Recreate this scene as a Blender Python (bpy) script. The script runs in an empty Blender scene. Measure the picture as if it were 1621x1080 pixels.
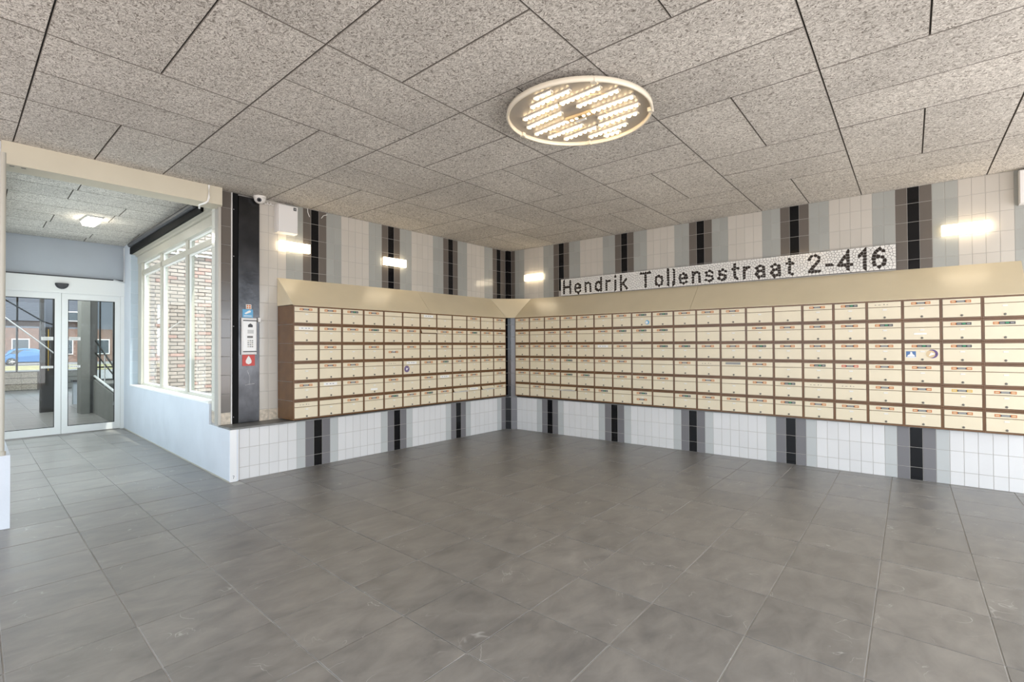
import bpy, bmesh, math, random
from mathutils import Vector, Matrix
random.seed(7)
S = bpy.context.scene
COL = S.collection

# ------------------------------------------------------------------ camera, world, lights, exposure
CAMP = (-6.9477, -5.8813, 1.3593)
YAW, PIT, ROL, FPX = 0.69687, 0.011932, -0.0050965, 814.37
_F = Vector((math.cos(YAW)*math.cos(PIT), math.sin(YAW)*math.cos(PIT), math.sin(PIT)))
_R = Vector((math.sin(YAW), -math.cos(YAW), 0)); _U = _R.cross(_F)
R2 = _R*math.cos(ROL) + _U*math.sin(ROL); U2 = -_R*math.sin(ROL) + _U*math.cos(ROL)
cam = bpy.data.cameras.new('camera'); camo = bpy.data.objects.new('camera', cam); COL.objects.link(camo)
cam.sensor_width = 36; cam.lens = FPX/1621*36; cam.clip_start = 0.05; cam.clip_end = 300
m = Matrix.Identity(4)
for i in range(3):
    m[i][0] = R2[i]; m[i][1] = U2[i]; m[i][2] = -_F[i]; m[i][3] = CAMP[i]
camo.matrix_world = m
S.camera = camo

W = bpy.data.worlds.new('world'); S.world = W; W.use_nodes = True
bg = W.node_tree.nodes['Background']; bg.inputs[0].default_value = (0.80, 0.90, 1.0, 1); bg.inputs[1].default_value = 2.0

def area(name, loc, rot, sx, sy, power, col):
    l = bpy.data.lights.new(name, 'AREA'); l.shape = 'RECTANGLE'; l.size = sx; l.size_y = sy
    l.energy = power; l.color = col
    o = bpy.data.objects.new(name, l); COL.objects.link(o); o.location = loc; o.rotation_euler = rot
    return o
sun = bpy.data.lights.new('sun', 'SUN'); sun.energy = 5.0; sun.angle = 0.01; sun.color = (1, 0.95, 0.87)
so = bpy.data.objects.new('sun', sun); COL.objects.link(so)
so.rotation_euler = Vector((0.13, -0.50, 0.86)).to_track_quat('Z', 'Y').to_euler()
# daylight through the glazed street side of the hall, behind the camera
area('window_light_south', (-4.6, -9.0, 1.25), (math.radians(96), 0, 0), 8.5, 2.2, 178, (0.93, 0.96, 1.0))
area('window_light_west', (-9.3, -4.6, 1.25), (math.radians(100), 0, math.radians(-90)), 8.0, 2.2, 34, (0.92, 0.96, 1.0))
# added fill light for the blue corridor wall, outside an unseen, assumed left window
area('fill_light_corridor', (-8.3, 2.5, 2.0), (math.radians(90), 0, math.radians(-90)), 4.2, 2.6, 62, (0.88, 0.94, 1.0))
# added fill light shining down under the vestibule ceiling
area('fill_light_vestibule', (-5.1, 8.5, 2.9), (0, 0, 0), 2.2, 5.0, 130, (0.92, 0.97, 1.0))
# added fill light above the passage, brightening the corridor through its window
area('fill_light_passage', (-2.6, 1.9, 5.2), Vector((0.68, 0.1, 0.9)).to_track_quat('Z', 'Y').to_euler(), 2.6, 4.0, 330, (0.90, 0.95, 1.0))

S.view_settings.view_transform = 'Standard'; S.view_settings.look = 'None'
S.view_settings.gamma = 1; S.view_settings.use_curve_mapping = False
S.view_settings.exposure = 0.62
S.cycles.use_denoising = True
S.cycles.max_bounces = 7; S.cycles.diffuse_bounces = 4; S.cycles.glossy_bounces = 4
S.cycles.transparent_max_bounces = 12; S.cycles.sample_clamp_indirect = 6

def px(x, y, z):
    d = Vector((x, y, z)) - Vector(CAMP)
    zz = d.dot(_F)
    if zz < 0.1: return (-9999, -9999, zz)
    return (810.5 + FPX*d.dot(R2)/zz, 540 - FPX*d.dot(U2)/zz, zz)

# ------------------------------------------------------------------ materials
def srgb(r, g, b):
    f = lambda c: (c/255/12.92) if c/255 <= 0.04045 else ((c/255+0.055)/1.055)**2.4
    return (f(r), f(g), f(b), 1)
MATS = {}
def mat(name, col, rough=0.5, metal=0.0, noise=0.0, nscale=20.0, bump=0.0, bscale=40.0, emit=None, estr=0.0, spec=0.5, coat=0.0, stretch=None, rand=0.0):
    if name in MATS: return MATS[name]
    M = bpy.data.materials.new(name); M.use_nodes = True; N = M.node_tree; nd = N.nodes; ln = N.links
    b = nd['Principled BSDF']
    b.inputs['Base Color'].default_value = col; b.inputs['Roughness'].default_value = rough
    b.inputs['Metallic'].default_value = metal; b.inputs['Specular IOR Level'].default_value = spec
    b.inputs['Coat Weight'].default_value = coat
    if emit:
        b.inputs['Emission Color'].default_value = emit; b.inputs['Emission Strength'].default_value = estr
    src = None
    if noise or bump:
        g = nd.new('ShaderNodeNewGeometry'); vec = g.outputs['Position']
        if stretch:
            mp = nd.new('ShaderNodeMapping'); mp.inputs['Scale'].default_value = stretch
            ln.new(vec, mp.inputs['Vector']); vec = mp.outputs['Vector']
    if noise:
        t = nd.new('ShaderNodeTexNoise'); t.inputs['Scale'].default_value = nscale; t.inputs['Detail'].default_value = 6
        ln.new(vec, t.inputs['Vector'])
        mr = nd.new('ShaderNodeMapRange'); mr.inputs[1].default_value = 0.25; mr.inputs[2].default_value = 0.75
        mr.inputs[3].default_value = 1-noise; mr.inputs[4].default_value = 1+noise
        ln.new(t.outputs['Fac'], mr.inputs[0]); src = mr.outputs[0]
    if rand:
        oi = nd.new('ShaderNodeObjectInfo')
        mr2 = nd.new('ShaderNodeMapRange'); mr2.inputs[3].default_value = 1-rand; mr2.inputs[4].default_value = 1+rand
        ln.new(oi.outputs['Random'], mr2.inputs[0])
        if src:
            mu = nd.new('ShaderNodeMath'); mu.operation = 'MULTIPLY'; ln.new(src, mu.inputs[0]); ln.new(mr2.outputs[0], mu.inputs[1]); src = mu.outputs[0]
        else: src = mr2.outputs[0]
    if src:
        vm = nd.new('ShaderNodeVectorMath'); vm.operation = 'SCALE'; vm.inputs[0].default_value = col[:3]
        ln.new(src, vm.inputs['Scale']); ln.new(vm.outputs[0], b.inputs['Base Color'])
    if bump:
        t2 = nd.new('ShaderNodeTexNoise'); t2.inputs['Scale'].default_value = bscale; t2.inputs['Detail'].default_value = 5
        ln.new(vec, t2.inputs['Vector'])
        bp = nd.new('ShaderNodeBump'); bp.inputs['Strength'].default_value = bump; bp.inputs['Distance'].default_value = 0.01
        ln.new(t2.outputs['Fac'], bp.inputs['Height']); ln.new(bp.outputs[0], b.inputs['Normal'])
    MATS[name] = M
    return M

mat('tile_white', (0.66, 0.655, 0.65, 1), 0.10, noise=0.02, nscale=3, rand=0.025)
mat('tile_offwhite', (0.51, 0.475, 0.42, 1), 0.10, noise=0.02, nscale=3, rand=0.03)
mat('tile_light', (0.33, 0.335, 0.31, 1), 0.12, rand=0.05)
mat('tile_pale', (0.46, 0.475, 0.47, 1), 0.12, rand=0.04)
mat('tile_brown', (0.125, 0.108, 0.093, 1), 0.12, rand=0.06)
mat('tile_grey', (0.17, 0.165, 0.172, 1), 0.14, rand=0.06)
mat('tile_black', (0.004, 0.004, 0.005, 1), 0.08, spec=0.35)
mat('tile_cream', (0.68, 0.67, 0.60, 1), 0.12, rand=0.03)
mat('tile_blue', (0.50, 0.58, 0.66, 1), 0.12, rand=0.03)
mat('grout', (0.46, 0.45, 0.43, 1), 0.85)
mat('grout_wall', (0.38, 0.36, 0.33, 1), 0.7)
mat('marble', (0.50, 0.43, 0.34, 1), 0.35, noise=0.35, nscale=30)
mat('stone_ledge', (0.17, 0.165, 0.155, 1), 0.45, noise=0.25, nscale=15)
mat('cream', (0.70, 0.615, 0.45, 1), 0.32, noise=0.03, nscale=6)
mat('cream_hood', (0.66, 0.565, 0.39, 1), 0.30, noise=0.03, nscale=4)
mat('brown', (0.135, 0.064, 0.024, 1), 0.25, noise=0.2, nscale=8)
mat('white_plastic', (0.72, 0.70, 0.67, 1), 0.35)
mat('white_paint', (0.84, 0.84, 0.82, 1), 0.4)
mat('frame_cream', (0.47, 0.445, 0.38, 1), 0.4)
mat('beam_cream', (0.60, 0.55, 0.43, 1), 0.5, noise=0.05, nscale=3)
mat('blue_plaster', (0.64, 0.68, 0.74, 1), 0.55, noise=0.06, nscale=2.5, bump=0.1, bscale=60)
mat('grey_plaster', (0.45, 0.48, 0.52, 1), 0.5, noise=0.05, nscale=2)
mat('steel', (0.065, 0.066, 0.07, 1), 0.22, metal=1.0, noise=0.35, nscale=5, bump=0.05, bscale=30)
mat('trim_steel', (0.42, 0.395, 0.35, 1), 0.45, metal=0.5)
mat('alu', (0.72, 0.72, 0.72, 1), 0.45, metal=0.3)
mat('black', (0.006, 0.006, 0.006, 1), 0.7, spec=0.15)
mat('dark_grey', (0.05, 0.05, 0.055, 1), 0.5)
mat('lock', (0.16, 0.15, 0.13, 1), 0.35, metal=0.6)
mat('orange', (0.50, 0.165, 0.05, 1), 0.5)
mat('red', (0.55, 0.07, 0.06, 1), 0.5)
mat('sticker_dark', (0.05, 0.05, 0.055, 1), 0.5)
mat('sticker_grey', (0.28, 0.28, 0.27, 1), 0.5)
mat('sticker_green', (0.05, 0.27, 0.13, 1), 0.5)
mat('sticker_yellow', (0.60, 0.38, 0.06, 1), 0.5)
mat('paper', (0.80, 0.79, 0.76, 1), 0.6)
mat('name_paper', (0.72, 0.70, 0.66, 1), 0.5)
mat('panel_edge', (0.20, 0.18, 0.155, 1), 0.95)
mat('purple', (0.12, 0.07, 0.20, 1), 0.5)
mat('blue_sticker', (0.08, 0.17, 0.36, 1), 0.5)
mat('lightblue', (0.12, 0.38, 0.62, 1), 0.5)
mat('skin_tan', (0.62, 0.47, 0.28, 1), 0.5)
mat('shard_white', (0.72, 0.70, 0.66, 1), 0.15, rand=0.05)
mat('shard_black', (0.022, 0.014, 0.009, 1), 0.3, spec=0.25)
mat('mortar_dark', (0.06, 0.055, 0.05, 1), 0.9)
mat('lamp_white', (0.9, 0.9, 0.9, 1), 0.4, emit=(1.0, 0.82, 0.56, 1), estr=4.6)
mat('lamp_corridor', (0.9, 0.9, 0.9, 1), 0.4, emit=(1.0, 0.93, 0.78, 1), estr=16)
mat('led', (0.9, 0.9, 0.8, 1), 0.4, emit=(1.0, 0.72, 0.40, 1), estr=15)
mat('acrylic_rim', (0.75, 0.68, 0.55, 1), 0.2)
mat('lamp_plate', (0.34, 0.31, 0.27, 1), 0.35)
mat('brick', (0.36, 0.30, 0.26, 1), 0.85, noise=0.12, nscale=25, rand=0.13)
mat('brick_red', (0.38, 0.24, 0.20, 1), 0.85, noise=0.15, nscale=25, rand=0.1)
mat('brick_mortar', (0.23, 0.21, 0.195, 1), 0.95)
mat('brick_dark', (0.16, 0.10, 0.08, 1), 0.9, noise=0.3, nscale=3)
mat('cladding', (0.12, 0.13, 0.16, 1), 0.6)
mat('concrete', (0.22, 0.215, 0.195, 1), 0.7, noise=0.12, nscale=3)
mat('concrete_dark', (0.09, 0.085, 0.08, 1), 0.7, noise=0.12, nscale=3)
mat('dark_frame', (0.035, 0.03, 0.028, 1), 0.5)
mat('asphalt', (0.14, 0.14, 0.145, 1), 0.9, noise=0.1, nscale=3)
mat('pavement', (0.45, 0.34, 0.29, 1), 0.9, noise=0.1, nscale=3)
mat('grass', (0.17, 0.155, 0.07, 1), 0.95, noise=0.4, nscale=2.5)
mat('car_blue', (0.02, 0.10, 0.26, 1), 0.25, coat=0.6)
mat('car_glass', (0.05, 0.06, 0.07, 1), 0.08)
mat('tyre', (0.015, 0.015, 0.015, 1), 0.8)
mat('rim', (0.45, 0.42, 0.38, 1), 0.35, metal=0.7)
mat('roof_red', (0.30, 0.10, 0.06, 1), 0.9)
mat('cam_white', (0.74, 0.72, 0.68, 1), 0.3)

def ceiling_mat():
    M = bpy.data.materials.new('woodwool'); M.use_nodes = True; N = M.node_tree; nd = N.nodes; ln = N.links
    b = nd['Principled BSDF']; b.inputs['Roughness'].default_value = 0.95; b.inputs['Specular IOR Level'].default_value = 0.1
    g = nd.new('ShaderNodeNewGeometry')
    d = nd.new('ShaderNodeTexNoise'); d.inputs['Scale'].default_value = 22; d.inputs['Detail'].default_value = 2
    ln.new(g.outputs['Position'], d.inputs['Vector'])
    w = nd.new('ShaderNodeVectorMath'); w.operation = 'MULTIPLY_ADD'; w.inputs[1].default_value = (0.09, 0.09, 0.09)
    ln.new(d.outputs['Color'], w.inputs[0]); ln.new(g.outputs['Position'], w.inputs[2])
    # two crossed families of stretched strands
    outs = []
    for rot, sc in ((0.5, (170, 42, 60)), (2.0, (160, 46, 60)), (1.2, (150, 40, 60))):
        mp = nd.new('ShaderNodeMapping'); mp.inputs['Rotation'].default_value = (0, 0, rot); mp.inputs['Scale'].default_value = sc
        ln.new(w.outputs[0], mp.inputs['Vector'])
        t = nd.new('ShaderNodeTexNoise'); t.inputs['Scale'].default_value = 1.0; t.inputs['Detail'].default_value = 1
        ln.new(mp.outputs[0], t.inputs['Vector']); outs.append(t.outputs['Fac'])
    mx = nd.new('ShaderNodeMath'); mx.operation = 'MAXIMUM'; ln.new(outs[0], mx.inputs[0]); ln.new(outs[1], mx.inputs[1])
    mx2 = nd.new('ShaderNodeMath'); mx2.operation = 'MAXIMUM'; ln.new(mx.outputs[0], mx2.inputs[0]); ln.new(outs[2], mx2.inputs[1])
    lo = nd.new('ShaderNodeTexNoise'); lo.inputs['Scale'].default_value = 1.3; lo.inputs['Detail'].default_value = 5
    ln.new(g.outputs['Position'], lo.inputs['Vector'])
    cr = nd.new('ShaderNodeValToRGB'); e = cr.color_ramp.elements
    e[0].position = 0.47; e[0].color = (0.23, 0.205, 0.178, 1); e[1].position = 0.66; e[1].color = (0.74, 0.70, 0.64, 1)
    k = e.new(0.54); k.color = (0.45, 0.42, 0.375, 1)
    ln.new(mx2.outputs[0], cr.inputs[0])
    mr = nd.new('ShaderNodeMapRange'); mr.inputs[1].default_value = 0.3; mr.inputs[2].default_value = 0.7; mr.inputs[3].default_value = 0.90; mr.inputs[4].default_value = 1.08
    ln.new(lo.outputs['Fac'], mr.inputs[0])
    oi = nd.new('ShaderNodeObjectInfo'); mo = nd.new('ShaderNodeMapRange'); mo.inputs[3].default_value = 0.95; mo.inputs[4].default_value = 1.05
    ln.new(oi.outputs['Random'], mo.inputs[0])
    mu = nd.new('ShaderNodeMath'); mu.operation = 'MULTIPLY'; ln.new(mr.outputs[0], mu.inputs[0]); ln.new(mo.outputs[0], mu.inputs[1])
    vm = nd.new('ShaderNodeVectorMath'); vm.operation = 'SCALE'; ln.new(cr.outputs[0], vm.inputs[0]); ln.new(mu.outputs[0], vm.inputs['Scale'])
    ln.new(vm.outputs[0], b.inputs['Base Color'])
    bp = nd.new('ShaderNodeBump'); bp.inputs['Strength'].default_value = 0.5; bp.inputs['Distance'].default_value = 0.004
    ln.new(mx2.outputs[0], bp.inputs['Height']); ln.new(bp.outputs[0], b.inputs['Normal'])
    MATS['woodwool'] = M
ceiling_mat()

def floor_mat():
    M = bpy.data.materials.new('slate'); M.use_nodes = True; N = M.node_tree; nd = N.nodes; ln = N.links
    b = nd['Principled BSDF']; b.inputs['Specular IOR Level'].default_value = 0.5
    g = nd.new('ShaderNodeNewGeometry'); oi = nd.new('ShaderNodeObjectInfo')
    # each tile samples its own patch of the slate
    off = nd.new('ShaderNodeVectorMath'); off.operation = 'MULTIPLY_ADD'; off.inputs[1].default_value = (37, 53, 0)
    cmb = nd.new('ShaderNodeCombineXYZ'); ln.new(oi.outputs['Random'], cmb.inputs[0]); ln.new(oi.outputs['Random'], cmb.inputs[1])
    ln.new(cmb.outputs[0], off.inputs[0]); ln.new(g.outputs['Position'], off.inputs[2])
    mp = nd.new('ShaderNodeMapping'); mp.inputs['Rotation'].default_value = (0, 0, 0.7); mp.inputs['Scale'].default_value = (1.9, 3.4, 1)
    ln.new(off.outputs[0], mp.inputs['Vector'])
    t = nd.new('ShaderNodeTexNoise'); t.inputs['Scale'].default_value = 2.2; t.inputs['Detail'].default_value = 5; t.inputs['Roughness'].default_value = 0.6; t.inputs['Distortion'].default_value = 0.4
    ln.new(mp.outputs[0], t.inputs['Vector'])
    cr = nd.new('ShaderNodeValToRGB'); e = cr.color_ramp.elements
    e[0].position = 0.22; e[0].color = (0.135, 0.128, 0.122, 1); e[1].position = 0.78; e[1].color = (0.275, 0.258, 0.235, 1)
    ln.new(t.outputs['Fac'], cr.inputs[0])
    # thin pale riven scratches
    v = nd.new('ShaderNodeTexNoise'); v.inputs['Scale'].default_value = 2.6; v.inputs['Detail'].default_value = 3; v.inputs['Distortion'].default_value = 1.6
    ln.new(off.outputs[0], v.inputs['Vector'])
    s1 = nd.new('ShaderNodeMath'); s1.operation = 'SUBTRACT'; s1.inputs[1].default_value = 0.53; ln.new(v.outputs['Fac'], s1.inputs[0])
    s2 = nd.new('ShaderNodeMath'); s2.operation = 'ABSOLUTE'; ln.new(s1.outputs[0], s2.inputs[0])
    s3 = nd.new('ShaderNodeMapRange'); s3.inputs[1].default_value = 0.0; s3.inputs[2].default_value = 0.007; s3.inputs[3].default_value = 0.9; s3.inputs[4].default_value = 0
    ln.new(s2.outputs[0], s3.inputs[0])
    msk = nd.new('ShaderNodeTexNoise'); msk.inputs['Scale'].default_value = 4.5; ln.new(off.outputs[0], msk.inputs['Vector'])
    mk = nd.new('ShaderNodeMapRange'); mk.inputs[1].default_value = 0.55; mk.inputs[2].default_value = 0.66; ln.new(msk.outputs['Fac'], mk.inputs[0])
    s4 = nd.new('ShaderNodeMath'); s4.operation = 'MULTIPLY'; ln.new(s3.outputs[0], s4.inputs[0]); ln.new(mk.outputs[0], s4.inputs[1])
    mx = nd.new('ShaderNodeMix'); mx.data_type = 'RGBA'; ln.new(s4.outputs[0], mx.inputs[0])
    ln.new(cr.outputs[0], mx.inputs[6]); mx.inputs[7].default_value = (0.42, 0.41, 0.39, 1)
    mo = nd.new('ShaderNodeMapRange'); mo.inputs[3].default_value = 0.93; mo.inputs[4].default_value = 1.07; ln.new(oi.outputs['Random'], mo.inputs[0])
    vm = nd.new('ShaderNodeVectorMath'); vm.operation = 'SCALE'; ln.new(mx.outputs[2], vm.inputs[0]); ln.new(mo.outputs[0], vm.inputs['Scale'])
    ln.new(vm.outputs[0], b.inputs['Base Color'])
    rr = nd.new('ShaderNodeMapRange'); rr.inputs[1].default_value = 0.1; rr.inputs[2].default_value = 0.9; rr.inputs[3].default_value = 0.26; rr.inputs[4].default_value = 0.42
    ln.new(t.outputs['Fac'], rr.inputs[0]); ln.new(rr.outputs[0], b.inputs['Roughness'])
    bp = nd.new('ShaderNodeBump'); bp.inputs['Strength'].default_value = 0.12; bp.inputs['Distance'].default_value = 0.005
    ln.new(t.outputs['Fac'], bp.inputs['Height']); ln.new(bp.outputs[0], b.inputs['Normal'])
    MATS['slate'] = M
floor_mat()

def glass_mat():
    M = bpy.data.materials.new('glass'); M.use_nodes = True; N = M.node_tree; nd = N.nodes; ln = N.links
    nd.remove(nd['Principled BSDF'])
    tr = nd.new('ShaderNodeBsdfTransparent'); tr.inputs[0].default_value = (0.93, 0.96, 0.95, 1)
    gl = nd.new('ShaderNodeBsdfGlossy'); gl.inputs['Roughness'].default_value = 0.0
    fr = nd.new('ShaderNodeFresnel'); ge = nd.new('ShaderNodeNewGeometry'); io = nd.new('ShaderNodeMapRange'); io.inputs[3].default_value = 1.3; io.inputs[4].default_value = 1/1.3
    ln.new(ge.outputs['Backfacing'], io.inputs[0]); ln.new(io.outputs[0], fr.inputs[0])
    mx = nd.new('ShaderNodeMixShader'); ln.new(fr.outputs[0], mx.inputs[0]); ln.new(tr.outputs[0], mx.inputs[1]); ln.new(gl.outputs[0], mx.inputs[2])
    ln.new(mx.outputs[0], nd['Material Output'].inputs[0])
    MATS['glass'] = M
glass_mat()

# ------------------------------------------------------------------ mesh helpers
class MB:
    def __init__(s): s.v = []; s.f = []; s.mi = []; s.mats = []
    def _m(s, name):
        if name not in s.mats: s.mats.append(name)
        return s.mats.index(name)
    def raw(s, vs, fs, m):
        o = len(s.v); s.v += [tuple(v) for v in vs]; k = s._m(m)
        for f in fs: s.f.append([i+o for i in f]); s.mi.append(k)
        return s
    def box(s, x0, x1, y0, y1, z0, z1, m):
        vs = [(x0,y0,z0),(x1,y0,z0),(x1,y1,z0),(x0,y1,z0),(x0,y0,z1),(x1,y0,z1),(x1,y1,z1),(x0,y1,z1)]
        return s.raw(vs, [(0,3,2,1),(4,5,6,7),(0,1,5,4),(1,2,6,5),(2,3,7,6),(3,0,4,7)], m)
    def plate(s, x0, x1, z0, z1, yb, yf, m, bev=0.0015):
        # board facing -y: back at yb, front at yf (< yb), chamfered front edge
        b = bev
        vs = [(x0,yb,z0),(x1,yb,z0),(x1,yb,z1),(x0,yb,z1),
              (x0,yf+b,z0),(x1,yf+b,z0),(x1,yf+b,z1),(x0,yf+b,z1),
              (x0+b,yf,z0+b),(x1-b,yf,z0+b),(x1-b,yf,z1-b),(x0+b,yf,z1-b)]
        fs = [(8,9,10,11)]
        for a in range(4):
            c = (a+1) % 4
            fs += [(4+a,4+c,8+c,8+a), (a,c,4+c,4+a)]
        fs.append((3,2,1,0))
        return s.raw(vs, fs, m)
    def prism(s, poly, z0, z1, m):
        # polygon in xy, counter-clockwise
        A = sum(poly[i][0]*poly[(i+1)%len(poly)][1]-poly[(i+1)%len(poly)][0]*poly[i][1] for i in range(len(poly)))
        if A < 0: poly = poly[::-1]
        n = len(poly)
        vs = [(p[0],p[1],z0) for p in poly] + [(p[0],p[1],z1) for p in poly]
        fs = [tuple(range(n))[::-1], tuple(range(n, 2*n))] + [(i,(i+1)%n,n+(i+1)%n,n+i) for i in range(n)]
        return s.raw(vs, fs, m)
    def chamfer_prism(s, poly, z0, z1, m, b, up=True, edge=None):
        # flat tile with a chamfered face (top if up, bottom otherwise)
        A = sum(poly[i][0]*poly[(i+1)%len(poly)][1]-poly[(i+1)%len(poly)][0]*poly[i][1] for i in range(len(poly)))
        if A < 0: poly = poly[::-1]
        inn = inset(poly, b); n = len(poly)
        if up:
            L = [[(p[0],p[1],z0) for p in poly], [(p[0],p[1],z1-b) for p in poly], [(p[0],p[1],z1) for p in inn]]
        else:
            L = [[(p[0],p[1],z1) for p in poly], [(p[0],p[1],z0+b) for p in poly], [(p[0],p[1],z0) for p in inn]]
        vs = L[0]+L[1]+L[2]; fs = []
        for k in range(2):
            for i in range(n):
                j = (i+1) % n; q = (k*n+i, k*n+j, (k+1)*n+j, (k+1)*n+i); fs.append(q if up else q[::-1])
        if edge:
            s.raw(vs, fs, edge); k0 = len(s.v)-len(vs); k = s._m(m)
            s.f.append([i+k0 for i in range(2*n, 3*n)]); s.mi.append(k); s.f.append([i+k0 for i in range(n)]); s.mi.append(k)
            return s
        fs.append(tuple(range(2*n, 3*n)) if up else tuple(range(2*n, 3*n))[::-1])
        fs.append(tuple(range(n))[::-1] if up else tuple(range(n)))
        return s.raw(vs, fs, m)
    def slab(s, pts, thick, m):
        # planar polygon given in 3D, thickened along its normal (behind it)
        P = [Vector(p) for p in pts]
        n = (P[1]-P[0]).cross(P[2]-P[0]).normalized()*thick
        k = len(P); vs = [tuple(p) for p in P]+[tuple(p-n) for p in P]
        fs = [tuple(range(k)), tuple(range(k, 2*k))[::-1]] + [(i, k+i, k+(i+1)%k, (i+1)%k) for i in range(k)]
        return s.raw(vs, fs, m)
    def tube(s, pts, r, m, n=8, caps=True):
        P = [Vector(p) for p in pts]; vs = []; fs = []
        for i, p in enumerate(P):
            d = (P[min(i+1,len(P)-1)]-P[max(i-1,0)]).normalized()
            a = d.cross(Vector((0,0,1)));
            if a.length < 1e-3: a = d.cross(Vector((1,0,0)))
            a.normalize(); b = d.cross(a)
            rr = r[i] if isinstance(r, (list, tuple)) else r
            for k in range(n):
                t = 2*math.pi*k/n; vs.append(tuple(p+a*rr*math.cos(t)+b*rr*math.sin(t)))
        for i in range(len(P)-1):
            for k in range(n):
                j = (k+1) % n; fs.append((i*n+k, i*n+j, (i+1)*n+j, (i+1)*n+k))
        if caps: fs += [tuple(range(n))[::-1], tuple(range((len(P)-1)*n, len(P)*n))]
        return s.raw(vs, fs, m)
    def lathe(s, prof, c, m, n=24, axis='z'):
        vs = []; fs = []
        for (r, h) in prof:
            for k in range(n):
                t = 2*math.pi*k/n; a, b = r*math.cos(t), r*math.sin(t)
                vs.append((c[0]+a, c[1]+b, c[2]+h) if axis == 'z' else ((c[0]+a, c[1]+h, c[2]+b) if axis == 'y' else (c[0]+h, c[1]+a, c[2]+b)))
        for i in range(len(prof)-1):
            for k in range(n):
                j = (k+1) % n; fs.append((i*n+k, i*n+j, (i+1)*n+j, (i+1)*n+k))
        fs += [tuple(range(n))[::-1], tuple(range((len(prof)-1)*n, len(prof)*n))]
        return s.raw(vs, fs, m)
    def mesh(s, name):
        me = bpy.data.meshes.new(name); me.from_pydata(s.v, [], s.f)
        for n in s.mats: me.materials.append(MATS[n])
        me.polygons.foreach_set('material_index', s.mi); me.update()
        bm = bmesh.new(); bm.from_mesh(me); bmesh.ops.recalc_face_normals(bm, faces=bm.faces); bm.to_mesh(me); bm.free()
        return me
    def build(s, name, parent=None, smooth=False):
        me = s.mesh(name)
        if smooth: me.polygons.foreach_set('use_smooth', [True]*len(me.polygons)); 
        return put(name, me, parent)
def put(name, me, parent=None, loc=(0,0,0), rotz=0):
    o = bpy.data.objects.new(name, me); COL.objects.link(o)
    o.location = loc; o.rotation_euler = (0, 0, rotz)
    if parent: o.parent = parent
    return o
def thing(name, label, cat, loc=(0,0,0), rotz=0, group=None):
    o = bpy.data.objects.new(name, None); COL.objects.link(o); o.empty_display_size = 0.1
    o.location = loc; o.rotation_euler = (0,0,rotz); o['label'] = label; o['category'] = cat
    if group: o['group'] = group
    return o
def tag(o, label, cat, group=None):
    o['label'] = label; o['category'] = cat
    if group: o['group'] = group
    return o
def struct(o): o['kind'] = 'structure'; return o
def inset(poly, d):
    n = len(poly); out = []
    for i in range(n):
        p0 = Vector(poly[i-1]); p1 = Vector(poly[i]); p2 = Vector(poly[(i+1)%n])
        a = (p1-p0).normalized(); b = (p2-p1).normalized()
        na = Vector((-a.y, a.x)); nb = Vector((-b.y, b.x))
        k = na+nb; den = 1+na.dot(nb)
        out.append(tuple(p1 + k*(d/max(den, 0.3))))
    return out
def clip(poly, a, b, c):
    # keep a*x+b*y <= c
    out = []; n = len(poly)
    for i in range(n):
        p, q = poly[i], poly[(i+1)%n]
        dp = a*p[0]+b*p[1]-c; dq = a*q[0]+b*q[1]-c
        if dp <= 0: out.append(p)
        if (dp < 0 < dq) or (dq < 0 < dp):
            t = dp/(dp-dq); out.append((p[0]+t*(q[0]-p[0]), p[1]+t*(q[1]-p[1])))
    return out
def parea(poly):
    return 0.5*abs(sum(poly[i][0]*poly[(i+1)%len(poly)][1]-poly[(i+1)%len(poly)][0]*poly[i][1] for i in range(len(poly)))) if len(poly) > 2 else 0

# ------------------------------------------------------------------ key dimensions
H = 3.0486
TW = 0.10303
SK = 0.0645                    # the corridor runs slightly off square
def corx(y, off=0.0): return -4.78 + SK*(y+0.30) + off
def corl(y): return -6.42 + SK*(y+0.30)
ZC = 3.13                      # corridor ceiling
ZT = 3.14

# ------------------------------------------------------------------ floor
FA = (-3.8715, 0.4741, 0.0118, -0.0033); FB = (-3.7415, 0.0103, 0.4655, -0.0021)
def fpt(i, j): return (FA[0]+FA[1]*i+FA[2]*j+FA[3]*i*j, FB[0]+FB[1]*i+FB[2]*j+FB[3]*i*j)
b = MB(); b.box(-9.4, -0.2, -9.2, -0.1, -0.25, -0.004, 'grout'); b.box(-6.9, -2.2, -0.1, 18.0, -0.25, -0.0042, 'grout')
floor = struct(b.build('floor'))
cells = []
for i in range(-13, 8):
    for j in range(-12, 47):
        q = [fpt(i, j), fpt(i+1, j), fpt(i+1, j+1), fpt(i, j+1)]
        cx = sum(p[0] for p in q)/4; cy = sum(p[1] for p in q)/4
        if cy < -0.32 or (cx > corx(cy) and cy < 0.2):
            q = clip(q, 1, 0, -0.352); q = clip(q, -1, 0, 9.3); q = clip(q, 0, -1, 9.1)
            if cx > -4.75: q = clip(q, 0, 1, -0.294)
        elif cy < 4.95:
            q = clip(q, 1, -SK, -4.78+SK*0.30); q = clip(q, -1, SK, 6.42-SK*0.30)
        else:
            q = clip(q, 1, 0, -4.08 if cy < 10.4 else -2.3); q = clip(q, -1, 0, 6.7); q = clip(q, 0, 1, 17.6)
        if parea(q) < 0.003: continue
        pp = [px(p[0], p[1], 0) for p in q]
        vis = any(-60 < a[0] < 1680 and 400 < a[1] < 1150 for a in pp)
        scr = parea([(a[0], a[1]) for a in pp]) if all(a[2] > 0.1 for a in pp) else 5e4
        cells.append((scr if vis else -1, q))
cells.sort(key=lambda c: -c[0])
rest = MB()
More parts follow.
